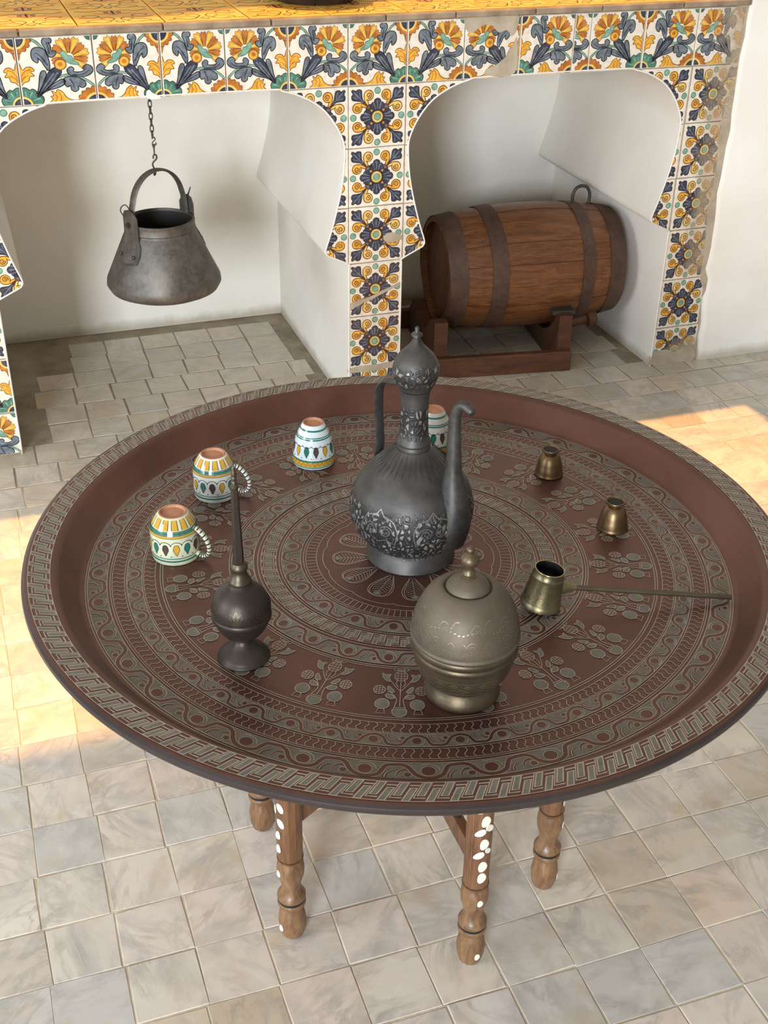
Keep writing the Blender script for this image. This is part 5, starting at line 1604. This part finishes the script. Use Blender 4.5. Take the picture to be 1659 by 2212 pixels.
# two little brass cup holders, upside down
M_ZARF = copper('brown_brass', (0.23, 0.145, 0.066), (0.12, 0.076, 0.042), 0.40, 0.85, 22, 0.1)
def zarf(loc, sc, label, tilt):
    o = tag(empty('cup_holder', loc), label, 'cup holder', 'small brass cup holders on the tray')
    o.rotation_euler = tilt; o.scale = (sc, sc, sc)
    pr = [(0.0, 0.0), (0.0192, 0.0), (0.0206, 0.0008), (0.0208, 0.0022), (0.0200, 0.0034), (0.0198, 0.0060), (0.0188, 0.0125), (0.0186, 0.0130), (0.0174, 0.0190), (0.0150, 0.0270), (0.0118, 0.0318), (0.0088, 0.0342)]
    link('cup_body', lathe_me('cup_body', pr + [(0.0, 0.0345)], 44, 0, 45), M_ZARF, o)
    link('flared_lip', lathe_me('flared_lip', [(0.0086, 0.0335), (0.0085, 0.0355), (0.0100, 0.0372), (0.0126, 0.0382), (0.0131, 0.0398), (0.0126, 0.0412), (0.0114, 0.0412), (0.0100, 0.0395), (0.0088, 0.0375), (0.0, 0.0372)], 40, 0, 45), M_ZARF, o)
    link('dark_mouth', lathe_me('dark_mouth', [(0.0, 0.0376), (0.0086, 0.0378), (0.0098, 0.0397), (0.0, 0.0390)], 28), M_DARKIN, o)  # near-black cap paints the shade inside the lip
zarf((-0.1042, -1.2684, TZ + 0.0007), 0.98, 'small brass cup holder standing farthest back, right of the ewer spout', (0, 0, 0.4))
zarf((-0.0869, -1.4249, TZ + 0.0007), 1.0, 'small brass cup holder just behind the coffee pot handle', (0, 0, 1.9))

# ------------------------------------------------------------------ four painted cups, upside down
def glz(name, c, rough=0.12):
    m, nt, b = nodes_of('cup_' + name)
    v = coords(nt); f = noise(nt, v, 55, 3)
    nt.links.new(ramp(nt, f, [(0.3, tuple(x * 0.82 for x in c)), (0.7, c)]), b.inputs['Base Color'])
    b.inputs['Roughness'].default_value = rough
    b.inputs['Coat Weight'].default_value = 0.5
    b.inputs['Coat Roughness'].default_value = 0.05
    return m
C_GREEN, C_YEL, C_BRN, C_DARK = glz('green', (0.025, 0.17, 0.125)), glz('yellow', (0.60, 0.34, 0.035)), glz('brown', (0.085, 0.055, 0.05)), glz('ink', (0.018, 0.018, 0.022))
M_TERRA = simple('bare_terracotta', (0.50, 0.24, 0.14), (0.36, 0.16, 0.09), 0.85, 0, 60, 0.4, 160)
GLZ = {'cream_green': glz('cream_green', (0.62, 0.63, 0.44)), 'white': glz('white', (0.70, 0.70, 0.64)), 'blue_white': glz('blue_white', (0.66, 0.73, 0.74))}
def cup(loc, label, prof, base, style, ph, handle=None, hs=1.0):
    o = tag(empty('cup', loc), label, 'cup', 'painted cups turned upside down on the tray')
    fine = cr(prof, 4)
    top = prof[-1]
    bm_ = link('cup_wall', lathe_me('cup_wall', [(0.0, 0.004), (prof[0][0] - 0.004, 0.0)] + fine + [(top[0] - 0.0022, top[1]), (top[0] - 0.004, top[1] - 0.0035), (0.0, top[1] - 0.0035)], 56, 0, 50), GLZ[base], o)
    link('foot_disc', lathe_me('foot_disc', [(top[0] + 0.0002, top[1] - 0.0006), (top[0] - 0.0004, top[1] + 0.0004), (top[0] - 0.0022, top[1] + 0.0004), (top[0] - 0.0042, top[1] - 0.0024), (0.0, top[1] - 0.0024)], 44, 0, 50, False), M_TERRA, o)
    G_, Y_, B_, D_ = 0, 1, 2, 3
    A = Art()
    def ringz(z, w, col, l=1):
        A.line([(2 * PI * k / 56, z) for k in range(57)], w, col, l)
    H = top[1]
    if style == 'mug':
        for z, w, c in ((0.0065, 0.0022, G_), (0.0105, 0.0011, G_), (0.0455, 0.0032, G_), (0.0478, 0.0007, D_), (0.0432, 0.0007, D_), (0.0412, 0.0024, Y_), (0.0398, 0.0006, B_)): ringz(z, w, c)
        nst = 26
        for k in range(nst):
            a = 2 * PI * k / nst
            if k % 2:
                zs_ = [0.0492 + (H - 0.0015 - 0.0492) * j / 5 for j in range(6)]
                for j in range(4): A.line([(a + (j - 1.5) * 0.072, z_) for z_ in zs_], 0.073, Y_, 1)
                for sg in (-1, 1): A.line([(a + sg * 0.150, z_) for z_ in zs_], 0.028, D_, 1.4)
            else: pass
        nd = 14; zb, zt2 = 0.0150, 0.0300
    else:
        for z, w, c in ((0.0035, 0.0014, G_), (0.0085, 0.0072, Y_), (0.0130, 0.0018, G_), (0.0142, 0.0005, D_), (0.0445, 0.0018, G_), (0.0470, 0.0012, G_), (0.0560, 0.0022, G_)): ringz(z, w, c)
        for k in range(28):
            a = 2 * PI * k / 28
            A.line([(a, 0.0052), (a + 0.112, 0.0118), (a + 0.224, 0.0052)], 0.0007, D_, 2)
        nd = 13; zb, zt2 = 0.0190, 0.0345
    for k in range(nd):
        a = ph + 2 * PI * k / nd; R = 0.0295
        w = 0.0038 / R
        drop = cr([(a, zb), (a + w * 0.45, zb + 0.0035), (a + w, zb + 0.0085), (a + w * 0.62, zt2 - 0.0006), (a, zt2 + 0.0004), (a - w * 0.62, zt2 - 0.0006), (a - w, zb + 0.0085), (a - w * 0.45, zb + 0.0035)], 3, True)
        A.fill(drop, (B_, Y_, G_)[k % 3], 1); A.line(drop, 0.0125, D_, 1.4, True) if False else None
        # outline, width measured in metres along z
        for (p, q) in zip(drop, drop[1:] + drop[:1]):
            dx, dy = (q[0] - p[0]) * R, q[1] - p[1]; L = math.hypot(dx, dy) or 1
            nx, ny = -dy / L * 0.00028 / R, dx / L * 0.00028
            A.p.append((1.5, D_, [(p[0] - nx, p[1] - ny), (q[0] - nx, q[1] - ny), (q[0] + nx, q[1] + ny), (p[0] + nx, p[1] + ny)]))
        ad = a + PI / nd
        A.disc((ad, zb - 0.0012), 0.0008 / R, D_, None, 0, 1, 8, 0.0008)
        # scallop arches over the drops
        ar = [(a + PI / nd * math.cos(t), zt2 - 0.001 + 0.0055 * math.sin(t)) for t in [PI * j / 8 for j in range(9)]] if style == 'mug' else [(a + PI / nd * math.cos(t), zt2 + 0.002 - 0.003 * math.sin(t)) for t in [PI * j / 8 for j in range(9)]]
        for (p, q) in zip(ar[:-1], ar[1:]):
            dx, dy = (q[0] - p[0]) * R, q[1] - p[1]; L = math.hypot(dx, dy) or 1
            nx, ny = -dy / L * 0.00035 / R, dx / L * 0.00035
            A.p.append((1, D_, [(p[0] - nx, p[1] - ny), (q[0] - nx, q[1] - ny), (q[0] + nx, q[1] + ny), (p[0] + nx, p[1] + ny)]))
    me = art_mesh('painted_decor', A, on_lathe(fine, 0.00030, 0.00008)); smooth(me, 60)
    link('painted_decor', me, [C_GREEN, C_YEL, C_BRN, C_DARK], bm_)
    if handle is not None:
        hx, hy = math.cos(handle), math.sin(handle)
        def hp_(d, z): return (hx * d, hy * d, z)
        path = cr([hp_(0.0255, 0.0440), hp_(0.0335, 0.0430), hp_(0.0430 * hs, 0.0330), hp_(0.0480 * hs, 0.0200), hp_(0.0455 * hs, 0.0090), hp_(0.0375, 0.0055), hp_(0.0295, 0.0085)], 5)
        ho = link('handle', tube_me('handle', path, 0.0034, 10, (1.15, 0.8)), GLZ[base], o)
        n = len(path)
        for i in range(3, n - 3, 2):     # dark brush bars across the handle
            p = Vector(path[i]); t = (Vector(path[i + 1]) - Vector(path[i - 1])).normalized()
            link('handle_stripe', tube_me('handle_stripe', [p - t * 0.0008, p + t * 0.0008], 0.0036, 10, (1.15, 0.8), False, up=Vector((0, 0, 1))), C_DARK if i % 4 else C_GREEN, ho)
    return o
mug = [(0.0290, 0.0), (0.0302, 0.0010), (0.0308, 0.0120), (0.0308, 0.0240), (0.0306, 0.0370), (0.0296, 0.0430), (0.0262, 0.0510), (0.0215, 0.0580), (0.0180, 0.0615)]
mug2 = [(r * 0.955, z) for r, z in mug]
bell = [(0.0292, 0.0), (0.0303, 0.0012), (0.0304, 0.0080), (0.0296, 0.0180), (0.0277, 0.0310), (0.0250, 0.0420), (0.0210, 0.0510), (0.0168, 0.0590), (0.0152, 0.0620)]
RA = math.atan2(RIGHT.y, RIGHT.x)
cup((-0.6464, -1.3097, TZ + 0.0007), 'greenish cream mug with striped handle, nearest the tray front', mug, 'cream_green', 'mug', 0.1, RA - 0.35, 1.0)
cup((-0.5668, -1.1773, TZ + 0.0007), 'white mug half hidden behind the sprinkler neck', mug2, 'white', 'mug', 0.35, RA - 0.1, 1.0)
cup((-0.4122, -1.1297, TZ + 0.0007), 'bluish white handleless cup with yellow zigzag rim', bell, 'blue_white', 'bell', 0.2, None)
cup((-0.2340, -1.1430, TZ + 0.0007), 'white painted cup almost hidden behind the pewter ewer', bell, 'white', 'bell', 0.5, RA + 0.1, 0.85)
